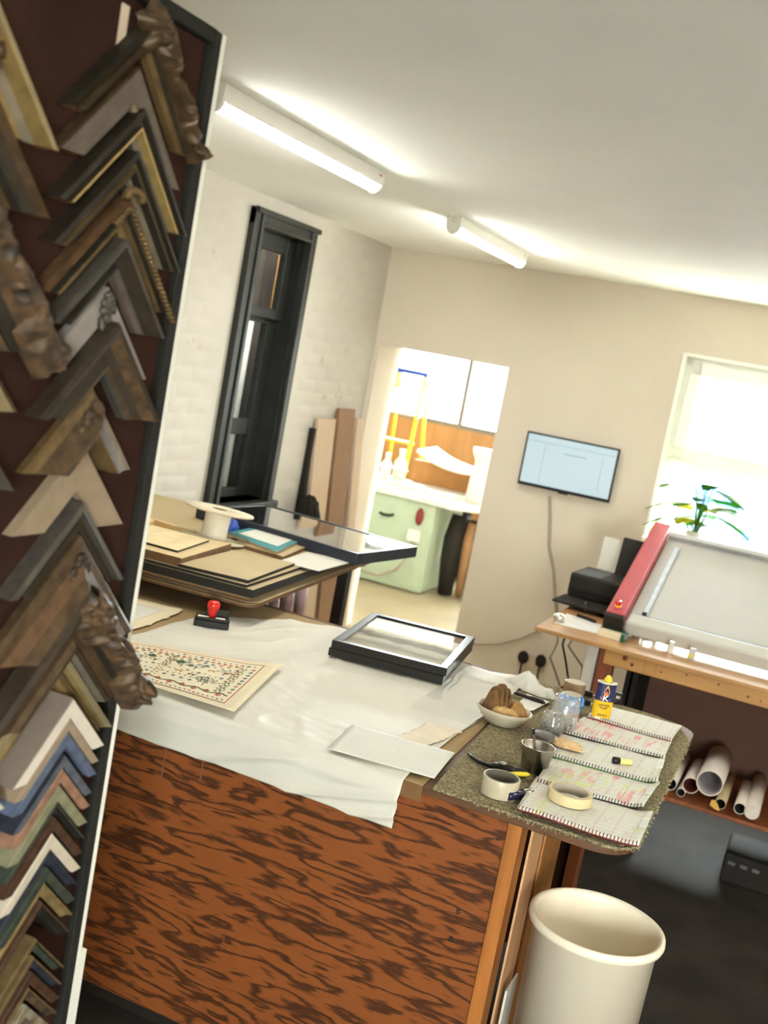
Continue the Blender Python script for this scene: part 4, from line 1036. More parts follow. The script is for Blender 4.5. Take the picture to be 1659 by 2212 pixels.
def ragf(u, v):
    a = 2 * pi * u; r = v
    rad = 1 + .22 * cos(2 * a + .6) + .16 * noise.noise(Vector((cos(a) * 2.2, sin(a) * 2.2, 4.1))) + .05 * noise.noise(Vector((cos(a) * 7, sin(a) * 7, 1)))
    x = .082 * r * rad * cos(a); y = .050 * r * rad * sin(a)
    f = 1 - abs(sin(x * 34 + y * 52 + 2.2 * noise.noise(Vector((x * 12, y * 12, 2))))) ** .6
    f2 = 1 - 2 * abs(noise.noise(Vector((x * 30, y * 30, 7))))
    h = .044 * (1 - r ** 2.2) * (.75 + .5 * noise.noise(Vector((x * 14, y * 14, 9)))) + (.012 * f + .006 * f2) * (1 - r ** 4)
    return (x, y, max(.001, h))
ox, oy, _z = at(1147, 1490, CZ)
tag(MB().grid(ragf, 90, 30).build('cotton_rag', M['rag'], loc=(ox, oy, CZ), rot=(0, 0, radians(-14))), 'crumpled white cotton rag at the rear of the bench', 'rag')
flat_sheet('note_paper', [(1105, 1536), (1150, 1540), (1187, 1517), (1138, 1500)], CZ + .003, M['paper'], 'white note paper lying behind the bowl of cloths', 'paper sheet', dz=lambda u, v: .002 + .006 * u * (1 - v))
t = thing('pen', 'black pen lying on the note paper behind the bowl', 'pen', at(1146, 1508, CZ + .012), radians(-8))
q = MB(); q.tube([(-.058, 0, 0), (-.050, 0, 0), (.04, 0, 0), (.05, 0, 0)], [.0015, .0055, .0055, .003], 10); q.build('barrel', M['black'], t)
q = MB(); q.bar((-.0, .002, .006), (.045, .002, .0065), .003, .0015); q.build('clip', M['blackgloss'], t)
for i, (x0, y0, x1, y1, lb) in enumerate(((1256, 1496, 1296, 1505, 'black handled knife lying furthest back, left of the can'), (1252, 1512, 1290, 1524, 'black handled knife lying beside the lighter fluid can'))):
    a = Vector(at(x0, y0, CZ + .010)); c_ = Vector(at(x1, y1, CZ + .010)); L_ = (c_ - a).length
    t = thing('craft_knife', lb, 'knife', a, math.atan2(c_.y - a.y, c_.x - a.x), 'craft knives')
    MB().box((0, -.008, -.008), (L_ * .62, .008, .010)).build('handle', M['black'], t, bevel=.004)
    MB().prism([(L_ * .62, -.006), (L_, -.002), (L_ * .95, .007), (L_ * .62, .007)], -.0005, .001).build('blade', M['steel'], t)

# bowl with cloths
bx, by, _ = at(1083, 1562, CZ)
t = thing('bowl', 'oval cream bowl on the mat holding brown cloths', 'bowl', (bx, by, CZ), radians(-12))
q = MB(); q.lathe([(0, .001), (.045, .0), (.052, .004), (.078, .034), (.0845, .046), (.083, .0475), (.080, .046), (.074, .034), (.048, .007), (0, .006)], 44, sx=1.0, sy=.86); q.build('shell', M['bowl'], t)
def cloth(name, label, c0, rx, ry, rz, mt, seed, folds, twist=0.0):
    def f(uu, v):
        a = 2 * pi * uu; r = v
        rad = 1 + .12 * noise.noise(Vector((cos(a) * 1.7, sin(a) * 1.7, seed))) + .03 * sin(9 * a + seed)
        x = rx * r * rad * cos(a); y = ry * r * rad * sin(a)
        s_ = x * cos(seed) + y * sin(seed); w_ = -x * sin(seed) + y * cos(seed)
        ph = s_ * 190 + twist * 2.2 * w_ * w_ * 900 + 2.6 * noise.noise(Vector((x * 22, y * 22, seed)))
        rg = abs(sin(ph)) ** .8
        h = rz * max(0, 1 - r ** 2.4) ** .7 * (1 + .35 * noise.noise(Vector((x * 20, y * 20, seed + 3)))) + folds * rz * .34 * rg * (1 - r ** 5)
        return (c0[0] + x, c0[1] + y, c0[2] + h - .012 * r ** 6)
    o = MB().grid(f, 110, 44).build(name, mt, loc=(bx, by, CZ)); return tag(o, label, 'cloth')
cloth('polishing_cloth', 'dark brown bunched cloth heaped at the left of the bowl', (-.022, .010, .028), .046, .042, .050, M['brownleather'], .9, 1.7, 1.0)
cloth('chamois_cloth', 'pale tan chamois lying in the front of the bowl', (.010, -.020, .030), .046, .026, .024, mat('pale_chamois', (190, 152, 96), .85, var=.12, scale=40, bump=.3, bscale=90), 2.4, .35)
cloth('chamois_cloth', 'tan chamois folded at the right of the bowl', (.036, .012, .028), .034, .036, .038, M['tanleather'], 4.1, .4)

# bin
t = thing('waste_bin', 'tall round cream plastic bin with rolled rim', 'bin', (-.292, 2.595, 0))
q = MB(); q.lathe([(0, .003), (.128, .003), (.132, .0), (.1465, .69), (.1585, .694), (.1615, .702), (.1600, .713), (.1535, .7165), (.1465, .712), (.143, .70), (.1290, .012), (0, .010)], 72); q.build('shell', M['binplastic'], t)
# ================================================================== side table with the pile of boards
FRp = Vector((-1.714, 3.352, 0)); EX = Vector((-.9963, -.0857, 0)); EY = Vector((-.0911, .9958, 0))
ROTP = math.atan2(-EX.y, -EX.x)
def loc_ab(a, b, z): p = FRp + EX * a + EY * b; return Vector((p.x, p.y, z))
tb = thing('side_table', 'plain wooden side table under the pile of boards', 'table', (0, 0, 0))
MB().box((-2.90, 3.76, .955), (-1.88, 4.72, .992)).build('tabletop', M['brownply'], tb, bevel=.004)
for x, y in ((-2.86, 3.82), (-1.95, 3.82), (-2.86, 4.66), (-1.95, 4.66)):
    MB().box((x - .025, y - .025, 0), (x + .025, y + .025, .955)).build('leg', M['black'], tb, bevel=.003)
GP = 'boards stacked in the pile on the side table'
def board(label, a0, a1, b0, b1, z0, z1, mt, edge=None, r=.0, jit=0):
    t = thing('mount_board', label, 'board', loc_ab(0, 0, 0), ROTP + jit, GP)
    P = rr_poly(-a1, b0, -a0, b1, r, (0, 1, 1, 0), 5) if r else [(-a1, b0), (-a0, b0), (-a0, b1), (-a1, b1)]
    MB().prism(P, z0, z1 - (.0012 if edge else 0)).build('core', edge or mt, t)
    if edge: MB().prism(P, z1 - .0012, z1).build('face', mt, t)
    return t
brn = mat('brown_edge', (108, 78, 50), .8, var=.2, scale=20, stretch=(1, 1, 12)); blk = mat('black_core_board', (36, 32, 28), .8)
board('rounded brown board at the very bottom of the pile', -.0, 1.14, .0, 1.36, .993, 1.004, M['kraft2'], brn, .05)
board('thin rounded board second from the bottom of the pile', -.008, 1.13, .012, 1.345, 1.005, 1.012, M['kraft2'], brn, .04, .006)
board('thin buckled brown board third from the bottom of the pile', .03, 1.12, .03, 1.33, 1.013, 1.021, M['kraft2'], brn, .02, -.004)
board('slim brown board just under the thick black board', .012, 1.12, -.008, 1.32, 1.022, 1.030, M['kraft2'], M['oakdark'], 0, .003)
board('thick black board in the middle of the pile', .004, 1.12, -.01, 1.30, 1.0315, 1.062, M['kraft2'], blk)
board('kraft topped black board second from the top of the pile', .03, 1.10, -.012, 1.26, 1.063, 1.074, M['kraft2'], blk, 0, -.004)
TZ = 1.0755
def quad_board(name, label, cat, pts, z0, h, mt, edge=None, group=None):
    P = [onz(x, y, z0 + h) for x, y in pts]; o = P[0]
    t = thing(name, label, cat, (o.x, o.y, z0), group=group)
    Q = [(p.x - o.x, p.y - o.y) for p in P]
    MB().prism(Q, 0, h - (.0012 if edge else 0)).build('core' if edge else 'sheet', edge or mt, t)
    if edge: MB().prism(Q, h - .0012, h).build('face', mt, t)
    return t
quad_board('mount_board', 'pale kraft board with black edge at the front of the pile', 'board', [(385, 1217), (537, 1253), (637, 1216), (505, 1188)], TZ, .011, M['kraft2'], blk, GP)
quad_board('note_sheet', 'white sheet of paper near the right corner of the board pile', 'paper sheet', [(603, 1211), (689, 1232), (762, 1213), (665, 1192)], TZ, .004, M['paper'])
quad_board('canvas_box', 'shallow wooden box under the cardboard at the left of the pile', 'box', [(240, 1166), (393, 1206), (500, 1174), (330, 1140)], TZ, .030, mat('pale_box_wood', (206, 182, 138), .7), M['oakdark'])
quad_board('backing_card', 'beige backing card with white edge on the wooden box', 'card', [(240, 1150), (384, 1189), (452, 1166), (330, 1134)], TZ + .031, .008, mat('beige_card', (222, 202, 158), .8), M['black'])
# light wood frame lying behind
t = thing('picture_frame', 'pale bare wood frame lying at the left of the board pile', 'frame', (0, 0, 0))
A = onz(262, 1145, TZ + .03); Bq = onz(333, 1121, TZ + .03); Cq = onz(420, 1148, TZ + .03)
for p0, p1 in ((A, Bq), (Bq, Cq)):
    q = MB(); q.bar((p0.x, p0.y, TZ + .0155), (p1.x, p1.y, TZ + .0155), .022, .029); q.build('rail', mat('pale_pine', (222, 190, 134), .6, var=.08), t)
# cable spool
cs = onz(456, 1160, TZ + .012)
t = thing('cable_spool', 'big white cardboard spool standing on the board pile', 'spool', (cs.x + .02, cs.y - .02, TZ + .0115), rot=(radians(-5), radians(2), 0))
MB().lathe([(.0, 0), (.128, 0), (.130, .003), (.128, .007), (0, .007)], 48).build('flange', M['spool'], t)
MB().lathe([(.030, .112), (.135, .112), (.137, .116), (.135, .120), (.030, .120)], 48, closed=True).build('flange', M['spool'], t)
MB().lathe([(.052, .007), (.049, .05), (.052, .112)], 36).build('core', M['spoolcore'], t)
MB().lathe([(.030, .02), (.030, .119)], 24).build('hub', M['oakdark'], t)
# teal folder and pads
quad_board('pad', 'tan pad of paper lying under the teal folder', 'pad', [(505, 1170), (612, 1202), (664, 1180), (560, 1152)], TZ, .014, M['kraft2'], M['oakdark'])
t = quad_board('folder', 'teal folder with a white label lying by the spool', 'folder', [(492, 1150), (598, 1192), (652, 1166), (560, 1136)], TZ + .0145, .012, M['teal'], mat('folder_pages', (150, 130, 96), .8))
P = [onz(x, y, TZ + .0268) - Vector(t.location) for x, y in ((515, 1152), (600, 1180), (640, 1163), (560, 1142))]
MB().prism([(p.x, p.y) for p in P], .0123, .0128).build('label', M['paper'], t)
# large glazed black frame
GF = [onz(x, y, 1.125) for x, y in ((773, 1196), (868, 1171))]
gx = Vector((-.991, .129, 0)); gy = (GF[1] - GF[0]); gl = gy.length; gy.normalize()
t = thing('picture_frame', 'large glazed black frame lying across the back of the board pile', 'picture frame', (GF[0].x, GF[0].y, TZ + .001), math.atan2(-gx.y, -gx.x))
LG, wd, hh = (onz(393, 1097, 1.122) - GF[0]).dot(gx), .022, .047
for lo, hi in (((-LG, 0, 0), (0, wd, hh)), ((-LG, gl - wd, 0), (0, gl, hh)), ((-wd, wd, 0), (0, gl - wd, hh)), ((-LG, wd, 0), (-LG + wd, gl - wd, hh))):
    MB().box(lo, hi).build('rail', mat('blue_black_rail', (36, 40, 48), .4), t, bevel=.002)
MB().box((-LG + wd, wd, hh - .012), (-wd, gl - wd, hh - .010)).build('mount', mat('grey_green_mount', (166, 170, 156), .7), t)
MB().box((-LG + wd * .8, wd * .8, hh - .006), (-wd * .8, gl - wd * .8, hh - .003)).build('glass', thin_glass('frame_glass', (.95, .97, .96), 2.2), t)
# small things behind the spool
crumple('blue_cloth', 'bright blue crumpled cloth peeking out behind the spool', 'cloth', at(500, 1147, TZ + .0), .03, .03, .045, M['blue'], 8.3, .5)
# plastic wrapped goods under the table edge
for i, (px, h) in enumerate(((586, .24), (615, .29), (643, .325))):
    p = ony(px, 1330, 4.25)
    q = MB(); q.tube([(0, 0, 0), (.004, 0, h * .5), (.0, .002, h)], [.024, .026, .022], 14)
    tag(q.build('wrapped_roll', M['pinkbag'], loc=(p.x, 4.25, .621)), ('pinkish plastic wrapped roll, leftmost under the side table', 'pinkish plastic wrapped roll in the middle under the side table', 'pinkish plastic wrapped roll next to the black table leg')[i], 'roll', 'wrapped rolls under the side table')
t = thing('storage_crate', 'dark crate holding wrapped rolls under the side table', 'crate', (-1.95, 4.25, 0))
MB().box((-.40, -.12, 0), (.10, .12, .62)).build('body', M['brownply'], t, bevel=.004)

# planks leaning on the brick wall by the doorway
for i, (pl, pr, top, mt, lb) in enumerate((((690, 905), (728, 905), 0, 'beigeboard', 'pale beige plank leaning on the brick wall, left of the taller one'), ((736, 883), (771, 881), 0, 'brownboard', 'tallest brown plank leaning on the brick wall by the doorway'), ((774, 904), (791, 904), 0, 'beigeboard', 'narrow plank leaning beside the doorway corner'))):
    a = onx(*pl, -2.90); c_ = onx(*pr, -2.90); H = a.z
    q = MB(); dy = .10
    y0, y1 = a.y, min(c_.y, 6.80)
    vs = []
    for x_, z_ in ((-2.80 + .02 * i, 0), (-2.905, H)):
        for yy in (y0, y1):
            for th_ in (0, -.022): vs.append((x_ + th_, yy, z_))
    q.add(vs, [(0, 2, 3, 1), (4, 5, 7, 6), (0, 1, 5, 4), (2, 6, 7, 3), (0, 4, 6, 2), (1, 3, 7, 5)])
    tag(q.build('plank', M[mt], bevel=.002), lb, 'plank', 'planks leaning by the doorway')
tag(MB().box((-2.935, 6.07, 0), (-2.905, 6.105, 1.40)).build('plank', M['flex'], bevel=.002), 'thin black strip standing left of the pale beige plank', 'plank', 'planks leaning by the doorway')
crumple('black_bag', 'black rounded bag against the brick wall left of the planks', 'bag', (-2.82, 6.02, .80), .08, .07, .20, M['flex'], 1.1, .3)
MB().box((-2.93, 5.85, .76), (-2.70, 6.12, .80)).build('wall_shelf', M['brownboard'])
tag(bpy.data.objects['wall_shelf'], 'small wooden shelf under the black bag on the brick wall', 'shelf')
# ================================================================== ceiling lights
def batten(label, y0, y1, x0=-1.885, x1=-1.815):
    t = thing('batten_light', label, 'ceiling light', ((x0 + x1) / 2, y0, CEIL), group='fluorescent battens')
    h = (x1 - x0) / 2; L_ = y1 - y0
    MB().box((-h, .012, -.050), (h, L_ - .012, 0)).build('body', M['white'], t, bevel=.004)
    q = MB(); n = 12
    prof = [(h * .88 * cos(pi * i / n), -.040 - .038 * sin(pi * i / n)) for i in range(n + 1)]
    vs = [(x, yy, z) for yy in (.02, L_ - .02) for x, z in prof]
    q.add(vs, [(i, i + 1, n + 2 + i, n + 1 + i) for i in range(n)], 0, True)
    q.build('diffuser', M['tube'], t)
    for yy in (0, L_ - .014):
        q = MB(); P = [(-h, 0), (h, 0), (h, -.038)] + [(h * .98 * cos(pi * i / n), -.040 - .042 * sin(pi * i / n)) for i in range(n + 1)] + [(-h, -.038)]
        q.prism([(a, b_) for a, b_ in P], 0, .014)
        e = q.build('end_cap', M['white'], t, loc=(0, yy + .014, 0), rot=(radians(90), 0, 0))
        q = MB(); q.tube([(.010 * cos(a), 0, .010 * sin(a)) for a in [k * pi / 10 for k in range(21)]], .0010, 5, cap=False); q.build('knockout_ring', M['cable'], e, loc=(0, -.019, .0142), rot=(radians(-90), 0, 0))
    for sx in (-1, 1): MB().box((sx * h - .001, .02, -.0515), (sx * h + .001, L_ - .02, -.0495)).build('seam', M['cable'], t)
    MB().box((h, L_ - .05, -.022), (h + .0006, L_ - .03, -.016)).build('sticker', M['redcover'], t)
    return t
batten('nearer fluorescent batten light, next to the display board', 2.84, 4.02)
batten('further fluorescent batten light, near the back wall', 4.93, 6.05)
batten('unseen batten light over the shop front, added to brighten bench and ceiling', -1.3, .0, .75, .82)  # unseen lamp, added to lift the bench front, bin and ceiling
batten('unseen batten light over the right side, added to brighten bin and table', 2.3, 3.5, 1.0, 1.07)  # unseen lamp, added for light on bin, notebooks and right table

# ================================================================== things on the back wall
a = onf(1138, 929, .05); c_ = onf(1338, 967, .05); d_ = onf(1117, 1043, .05)
wT = (c_ - a).length; hT = a.z - d_.z
ROTF = FA
t = thing('monitor', 'flat screen monitor showing a pale blue page on the back wall', 'monitor', onf(1227, 1008, .05) + FNRM * 0, ROTF)
MB().box((-wT / 2, 0, -hT / 2), (wT / 2, .03, hT / 2)).build('bezel', M['blackgloss'], t, bevel=.004)
scr = mat('lit_screen', (158, 176, 184), .4, var=.01, scale=2, emit=.11)
MB().box((-wT / 2 + .011, -.0012, -hT / 2 + .020), (wT / 2 - .011, 0, hT / 2 - .011)).build('screen', scr, t)
sc2 = mat('lit_screen_lines', (126, 146, 164), .4, var=.02, emit=.085)
q = MB()
q.box((-wT / 2 + .011, -.0020, hT / 2 - .052), (wT / 2 - .011, -.0013, hT / 2 - .048)); q.box((-wT / 2 + .125, -.0020, -hT / 2 + .03), (-wT / 2 + .129, -.0013, hT / 2 - .055)); q.box((-.04, -.002, hT / 2 - .10), (.10, -.0013, hT / 2 - .092)); q.box((wT / 2 - .09, -.002, -hT / 2 + .06), (wT / 2 - .086, -.0013, hT / 2 - .07))
q.build('page_lines', sc2, t)
MB().box((-.03, -.001, -hT / 2 - .008), (.03, .02, -hT / 2)).build('sensor_bump', M['black'], t, bevel=.002)
MB().box((-.08, .03, -.08), (.08, .055, .08)).build('wall_mount', M['black'], t)
pts = [onf(x, y, .012) for x, y in ((1187, 1072), (1188, 1120), (1186, 1180), (1196, 1230), (1199, 1280), (1203, 1330))]
tag(MB().tube(pts, .010, 8).build('monitor_cable', M['cable']), 'grey cable running down the wall from the monitor', 'cable')
pts = [onf(x, y, .02) for x, y in ((985, 1383), (1030, 1393), (1080, 1392), (1130, 1378), (1168, 1360))]
tag(MB().tube(pts, .007, 8).build('wall_cable', M['cable']), 'grey cable sagging along the wall from doorway to desk', 'cable')
sk = onf(1148, 1430, .0)
t = thing('wall_socket', 'double wall socket low on the back wall', 'socket', sk, ROTF)
MB().box((-.085, -.012, -.045), (.085, 0, .045)).build('plate', mat('socket_plate', (206, 186, 166), .4), t, bevel=.003)
for x in (-.045, .04): MB().box((x - .012, -.014, -.012), (x + .012, -.012, .014)).build('switch', M['black'], t)
for i, (x, y, lb) in enumerate(((1130, 1420, 'black plug in the left side of the wall socket'), (1168, 1428, 'black plug in the right side of the wall socket'))):
    p = onf(x, y, .03); t = thing('plug', lb, 'plug', p, ROTF, 'plugs in the wall socket')
    MB().blob((0, 0, 0), .035, .022, .042, 0, 14, 8).build('body', M['flex'], t)
    MB().tube([(0, -.01, -.03), (0, -.012, -.09), (.01, 0, -.16)], .006, 8).build('lead', M['flex'], t)
# sill plant
p = fw(-.27, .03, WB + .006)
t = thing('potted_plant', 'leafy green plant on the window sill', 'plant', p)
MB().lathe([(0, 0), (.045, 0), (.06, .09), (.055, .09), (.042, .008), (0, .008)], 24).build('pot', M['pot'], t)
rr = random.Random(12)
def leaf(parent, base, az, el, ln, wd_, mt, bend=.6):
    q = MB()
    d = Vector((cos(az) * cos(el), sin(az) * cos(el) * .35, sin(el))); s_ = Vector((-sin(az), cos(az), 0)); 
    if abs(s_.x) < .3: s_ = Vector((1, 0, .2)).normalized()
    def f(u, v):
        w_ = wd_ * sin(pi * min(1, u * .93 + .05)) ** .8 * (v - .5) * 2
        if int(u * 9) % 2 and abs(v - .5) > .35: w_ *= .72
        return Vector(base) + d * (ln * u) + s_ * w_ + Vector((0, 0, -bend * ln * u * u * .6 - abs(v - .5) * .2 * wd_))
    q.grid(f, 12, 4); return q.build('leaf', mt, parent, solid=.0008)
for i in range(27):
    az = i * 2.4; hgt = rr.uniform(.05, .30); top = Vector((.10 * cos(az) * rr.uniform(.2, 1), -.02 + .03 * sin(az), .08 + hgt))
    MB().tube([(0, 0, .05), (top.x * .4, top.y * .4, .05 + hgt * .6), top], .003, 5).build('stem', M['leaf'], t)
    leaf(t, top, az, rr.uniform(.0, .6), rr.uniform(.14, .24), rr.uniform(.04, .065), M['leafy'] if i % 3 == 1 else M['leaf'])
for i, sgn in enumerate((-1, 1, -1)):
    leaf(t, (sgn * .06, -.01, .26 - .05 * i), 0 if sgn > 0 else pi, -.1, .26, .02, M['leaf'], .5)
# ================================================================== desk with the mount cutter
TY = 4.70; TZ2 = .90
tb = thing('work_table', 'pine framed work table carrying the red and white cutting machine', 'table', (0, 0, 0))
MB().box((-1.05, TY - .02, TZ2 - .018), (1.2, 6.0, TZ2)).build('tabletop', mat('varnished_top', (186, 140, 92), .16, var=.12, scale=3, stretch=(1, 6, 6), spec=.6), tb, bevel=.003)
MB().box((-.742, TY, .818), (1.2, TY + .045, TZ2 - .018)).build('front_rail', M['pine'], tb, bevel=.003)
for x, z, r in ((-.655, .865, .011), (-.622, .846, .008), (-.50, .848, .004), (-.40, .865, .004), (-.27, .862, .005), (-.15, .845, .005), (-.10, .842, .004)):
    MB().lathe([(0, 0), (r, 0), (r, -.0016), (0, -.0016)], 12).build('knot', M['pinedark'], tb, loc=(x, TY - .0004, z), rot=(radians(90), 0, 0))
q = MB()
for i in range(12): q.box((-.575 + (i % 2) * .045, TY - .0012, .826 + i * .005), (-.565 + (i % 2) * .045 - (i % 3) * .002, TY - .0002, .8275 + i * .005))
q.build('ruler_marks', M['pinedark'], tb)
MB().box((-.765, TY + .01, 0), (-.70, TY + .075, TZ2 - .02)).build('leg', M['redwood'], tb, bevel=.003)
MB().box((-.825, TY + .04, 0), (-.775, TY + .09, TZ2 - .02)).build('leg', M['white'], tb, bevel=.003)
MB().box((1.1, TY + .01, 0), (1.17, TY + .08, TZ2 - .02)).build('leg', M['redwood'], tb, bevel=.003)
MB().box((-.99, 5.9, 0), (-.93, 5.96, TZ2 - .02)).build('leg', M['redwood'], tb)
MB().box((1.1, 5.9, 0), (1.17, 5.96, TZ2 - .02)).build('leg', M['redwood'], tb)
MB().box((-.62, 5.28, .33), (1.15, 5.30, .88)).build('rear_panel', M['brownply'], tb)
MB().box((-.625, TY + .14, .0), (-.605, 5.3, .88)).build('side_panel', M['flex'], tb)
MB().box((-.60, TY + .03, .318), (1.12, 5.29, .335)).build('shelf', M['redwood'], tb, bevel=.003)
# mount cutter, bed tilted up to the rear
CL = Vector((-.72, 4.95, .975)); TILT = math.atan2(.305, .78)
t = thing('mount_cutter', 'large tilted mount cutting machine with red arm and white bed', 'cutting machine', CL, rot=(TILT, 0, 0))
LB = .86
MB().box((0, .02, -.035), (1.75, LB, -.004)).build('bed', mat('pale_bed', (182, 180, 174), .28, var=.01), t, bevel=.004)
q = MB(); q.box((0, -.03, -.055), (1.75, .05, .012)); q.build('front_clamp', M['machine'], t, bevel=.010)
MB().box((0.02, .052, -.004), (1.75, .066, .003)).build('scale_strip', mat('blue_grey_strip', (140, 150, 168), .3), t)
MB().box((0, LB - .03, -.03), (1.75, LB + .015, .018)).build('rear_rail', mat('grey_rail', (150, 148, 142), .3), t, bevel=.004)
q = MB(); q.box((-.088, -.03, -.03), (-.004, LB + .05, .040)); q.build('red_arm', M['redpaint'], t, bevel=.008)
MB().box((-.090, -.058, -.045), (-.002, -.028, .036)).build('arm_end', M['black'], t, bevel=.004)
q = MB(); q.lathe([(0, .065), (.012, .064), (.015, .055), (.012, .05), (.012, .04), (0, .04)], 18, (-.05, .03, 0)); q.build('knob', M['red'], t)
q = MB(); q.lathe([(.016, .04), (.016, .046), (.012, .048)], 18, (-.05, .03, 0)); q.build('knob_collar', M['orange'], t)
q = MB(); q.box((.05, .07, -.004), (.075, LB - .12, .008)); q.build('guide_bar', mat('clear_blue_guide', (196, 206, 214), .15), t, bevel=.003)
MB().box((.052, .066, 0), (.072, .082, .012)).build('guide_stop', M['black'], t)
def legs():
    for x in (.05, 1.55):
        for yy in (.10, LB - .08):
            base = CL + Vector((x, yy * cos(TILT), yy * sin(TILT) - .02)); 
            q3 = MB(); q3.box((-.015, -.02, -(base.z - TZ2)), (.015, .02, 0)); o = q3.build('support', M['machine'], t); o.matrix_parent_inverse = Matrix.Identity(4)
            mw = Matrix.Translation(base); o.matrix_basis = (Matrix.Translation(CL) @ Matrix.Rotation(TILT, 4, 'X')).inverted() @ mw
legs()
# printer
p = onz(1290, 1300, TZ2)
t = thing('printer', 'black printer with open paper tray on the work table', 'printer', (-.93, 5.42, TZ2), radians(-3))
q = MB(); q.prism([(-.17, 0), (.20, 0), (.20, .30), (-.17, .30)], .03, .145); q.build('body', M['black'], t, bevel=.012)
MB().box((-.18, -.20, .018), (.19, .02, .030)).build('output_tray', M['flex'], t, bevel=.004)
MB().box((-.15, -.005, .045), (.18, .0, .07)).build('slot', M['blackgloss'], t)
q = MB(); q.box((-.02, 0, 0), (.20, .012, .20)); q.build('paper_support', M['black'], t, loc=(0, .26, .14), rot=(radians(-14), 0, 0), bevel=.006)
MB().box((-.17, .02, 0), (.20, .28, .03)).build('foot', M['black'], t)
# paper sheet behind the printer
q = MB(); q.box((-.10, 0, 0), (.11, .002, .297)); tag(q.build('paper_sheet', M['paper'], loc=(-.96, 5.86, TZ2 + .0), rot=(radians(-8), 0, 0)), 'white sheet of paper standing behind the printer', 'paper sheet')
# clutter on the table
t = thing('mouse', 'shiny black computer mouse in front of the printer', 'mouse', at(1262, 1320, TZ2), .3)
q = MB(); q.blob((0, 0, .012), .03, .05, .024, 0, 18, 10); q.build('shell', M['blackgloss'], t); MB().box((-.004, .02, .033), (.004, .03, .037)).build('wheel', M['cable'], t)
quad_board('document', 'pale grey paper lying at the left end of the work table', 'paper sheet', [(1195, 1345), (1290, 1368), (1300, 1350), (1225, 1325)], TZ2 + .0, .003, mat('pale_grey_paper', (206, 200, 190), .5))
t = thing('pen', 'dark pen lying in front of the printer', 'pen', at(1265, 1335, TZ2 + .009), radians(-25))
q = MB(); q.tube([(-.05, 0, 0), (-.045, 0, 0), (.05, 0, 0), (.06, 0, 0)], [.002, .008, .008, .004], 10); q.build('barrel', M['flex'], t)
t = thing('stapler_box', 'cream carton with green end below the red arm', 'box', at(1290, 1372, TZ2), radians(-6))
MB().box((0, 0, 0), (.10, .055, .028)).build('carton', M['cream'], t, bevel=.002)
MB().box((.10, 0, 0), (.118, .055, .034)).build('green_end', mat('dark_green_end', (42, 84, 58), .4), t, bevel=.002)
MB().box((.02, .056, 0), (.10, .08, .03)).build('green_side', bpy.data.materials['dark_green_end'], t)
t = thing('white_tape', 'white tape dispenser at the left end of the work table', 'tape dispenser', at(1206, 1343, TZ2))
q = MB(); q.blob((0, 0, .018), .028, .022, .022, 0, 14, 8); q.build('body', M['silver'], t)
t = thing('white_tape', 'small white tape roll beside the cream carton', 'tape roll', at(1352, 1371, TZ2))
MB().lathe([(.012, 0), (.027, 0), (.027, .03), (.012, .03)], 24, closed=True).build('tape', M['paper'], t)
for i, (x, y, r, lb) in enumerate(((1398, 1377, .022, 'pale puck shaped pad on the varnished table top'), (1418, 1372, .016, 'smaller pale pad beside the puck shaped one'))):
    tag(MB().lathe([(0, 0), (r, 0), (r, .012), (r * .8, .016), (0, .016)], 22).build('pad_disc', M['machine'], loc=at(x, y, TZ2)), lb, 'pad', 'pale pads')
t = thing('clamp_handle', 'small brass tipped white clamp on the table edge', 'clamp', at(1492, 1425, TZ2))
MB().box((-.014, -.01, 0), (.014, .01, .05)).build('body', M['machine'], t, bevel=.004)
q = MB(); q.blob((0, -.014, .018), .009, .009, .009, 0, 12, 8); q.build('brass_tip', M['yellow'], t)
t = thing('clamp_handle', 'pale bracket standing under the machine front', 'bracket', at(1446, 1412, TZ2))
MB().box((-.010, -.008, 0), (.012, .008, .055)).build('body', M['silver'], t, bevel=.003)
# tubes on the shelf
def rtube(px, py, r, ln, m_o, m_i, label, capped=False, lift=0., dy=0.):
    p = ony(px, py, TY + .02 + dy)
    t = thing('postal_tube', label, 'tube', (p.x, p.y, max(p.z, .336 + r + .0005)), group='tubes on the shelf')
    q = MB(); q.lathe([(r * .9, 0), (r, 0), (r, ln), (r * .9, ln)], 28, closed=True); q.build('wall', m_o, t, rot=(radians(-90), 0, 0))
    q = MB(); q.lathe([(r * .895, .002), (r * .895, ln)], 24); q.build('lining', m_i, t, rot=(radians(-90), 0, 0))
    q = MB(); q.disc(r * .9, .004 if capped else ln * .8, 24); q.build('end_disc', m_o if capped else m_i, t, rot=(radians(-90), 0, 0))
    return t
dk = mat('dark_tube_inside', (46, 42, 36), .8)
rtube(1447, 1693, .028, .42, M['tubewhite'], dk, 'leftmost card tube on the shelf with a dark inside')
rtube(1492, 1697, .034, .30, M['tubewhite'], M['tubered'], 'card tube with a dark red inside on the shelf', dy=.03)
rtube(1533, 1692, .054, .40, M['tubewhite'], mat('lilac_tube_inside', (196, 186, 186), .7), 'widest white card tube on the shelf')
rtube(1556, 1737, .022, .40, M['kraft2'], dk, 'small brown card tube with torn yellow end on the shelf', dy=-.02)
rtube(1598, 1747, .024, .34, M['tubewhite'], dk, 'slim white card tube with a dark inside on the shelf')
rtube(1624, 1755, .030, .46, M['tubewhite'], M['tubewhite'], 'white capped card tube at the right of the shelf', True)
rtube(1470, 1715, .018, .36, M['tubewhite'], dk, 'thin pale tube between the leftmost and the red lined one', dy=.06)
p = ony(1545, 1742, TY - .01)
q = MB(); q.prism([(-.028, -.004), (-.006, -.014), (.014, -.016), (.004, .006), (-.012, .022), (-.026, .018)], 0, .004)
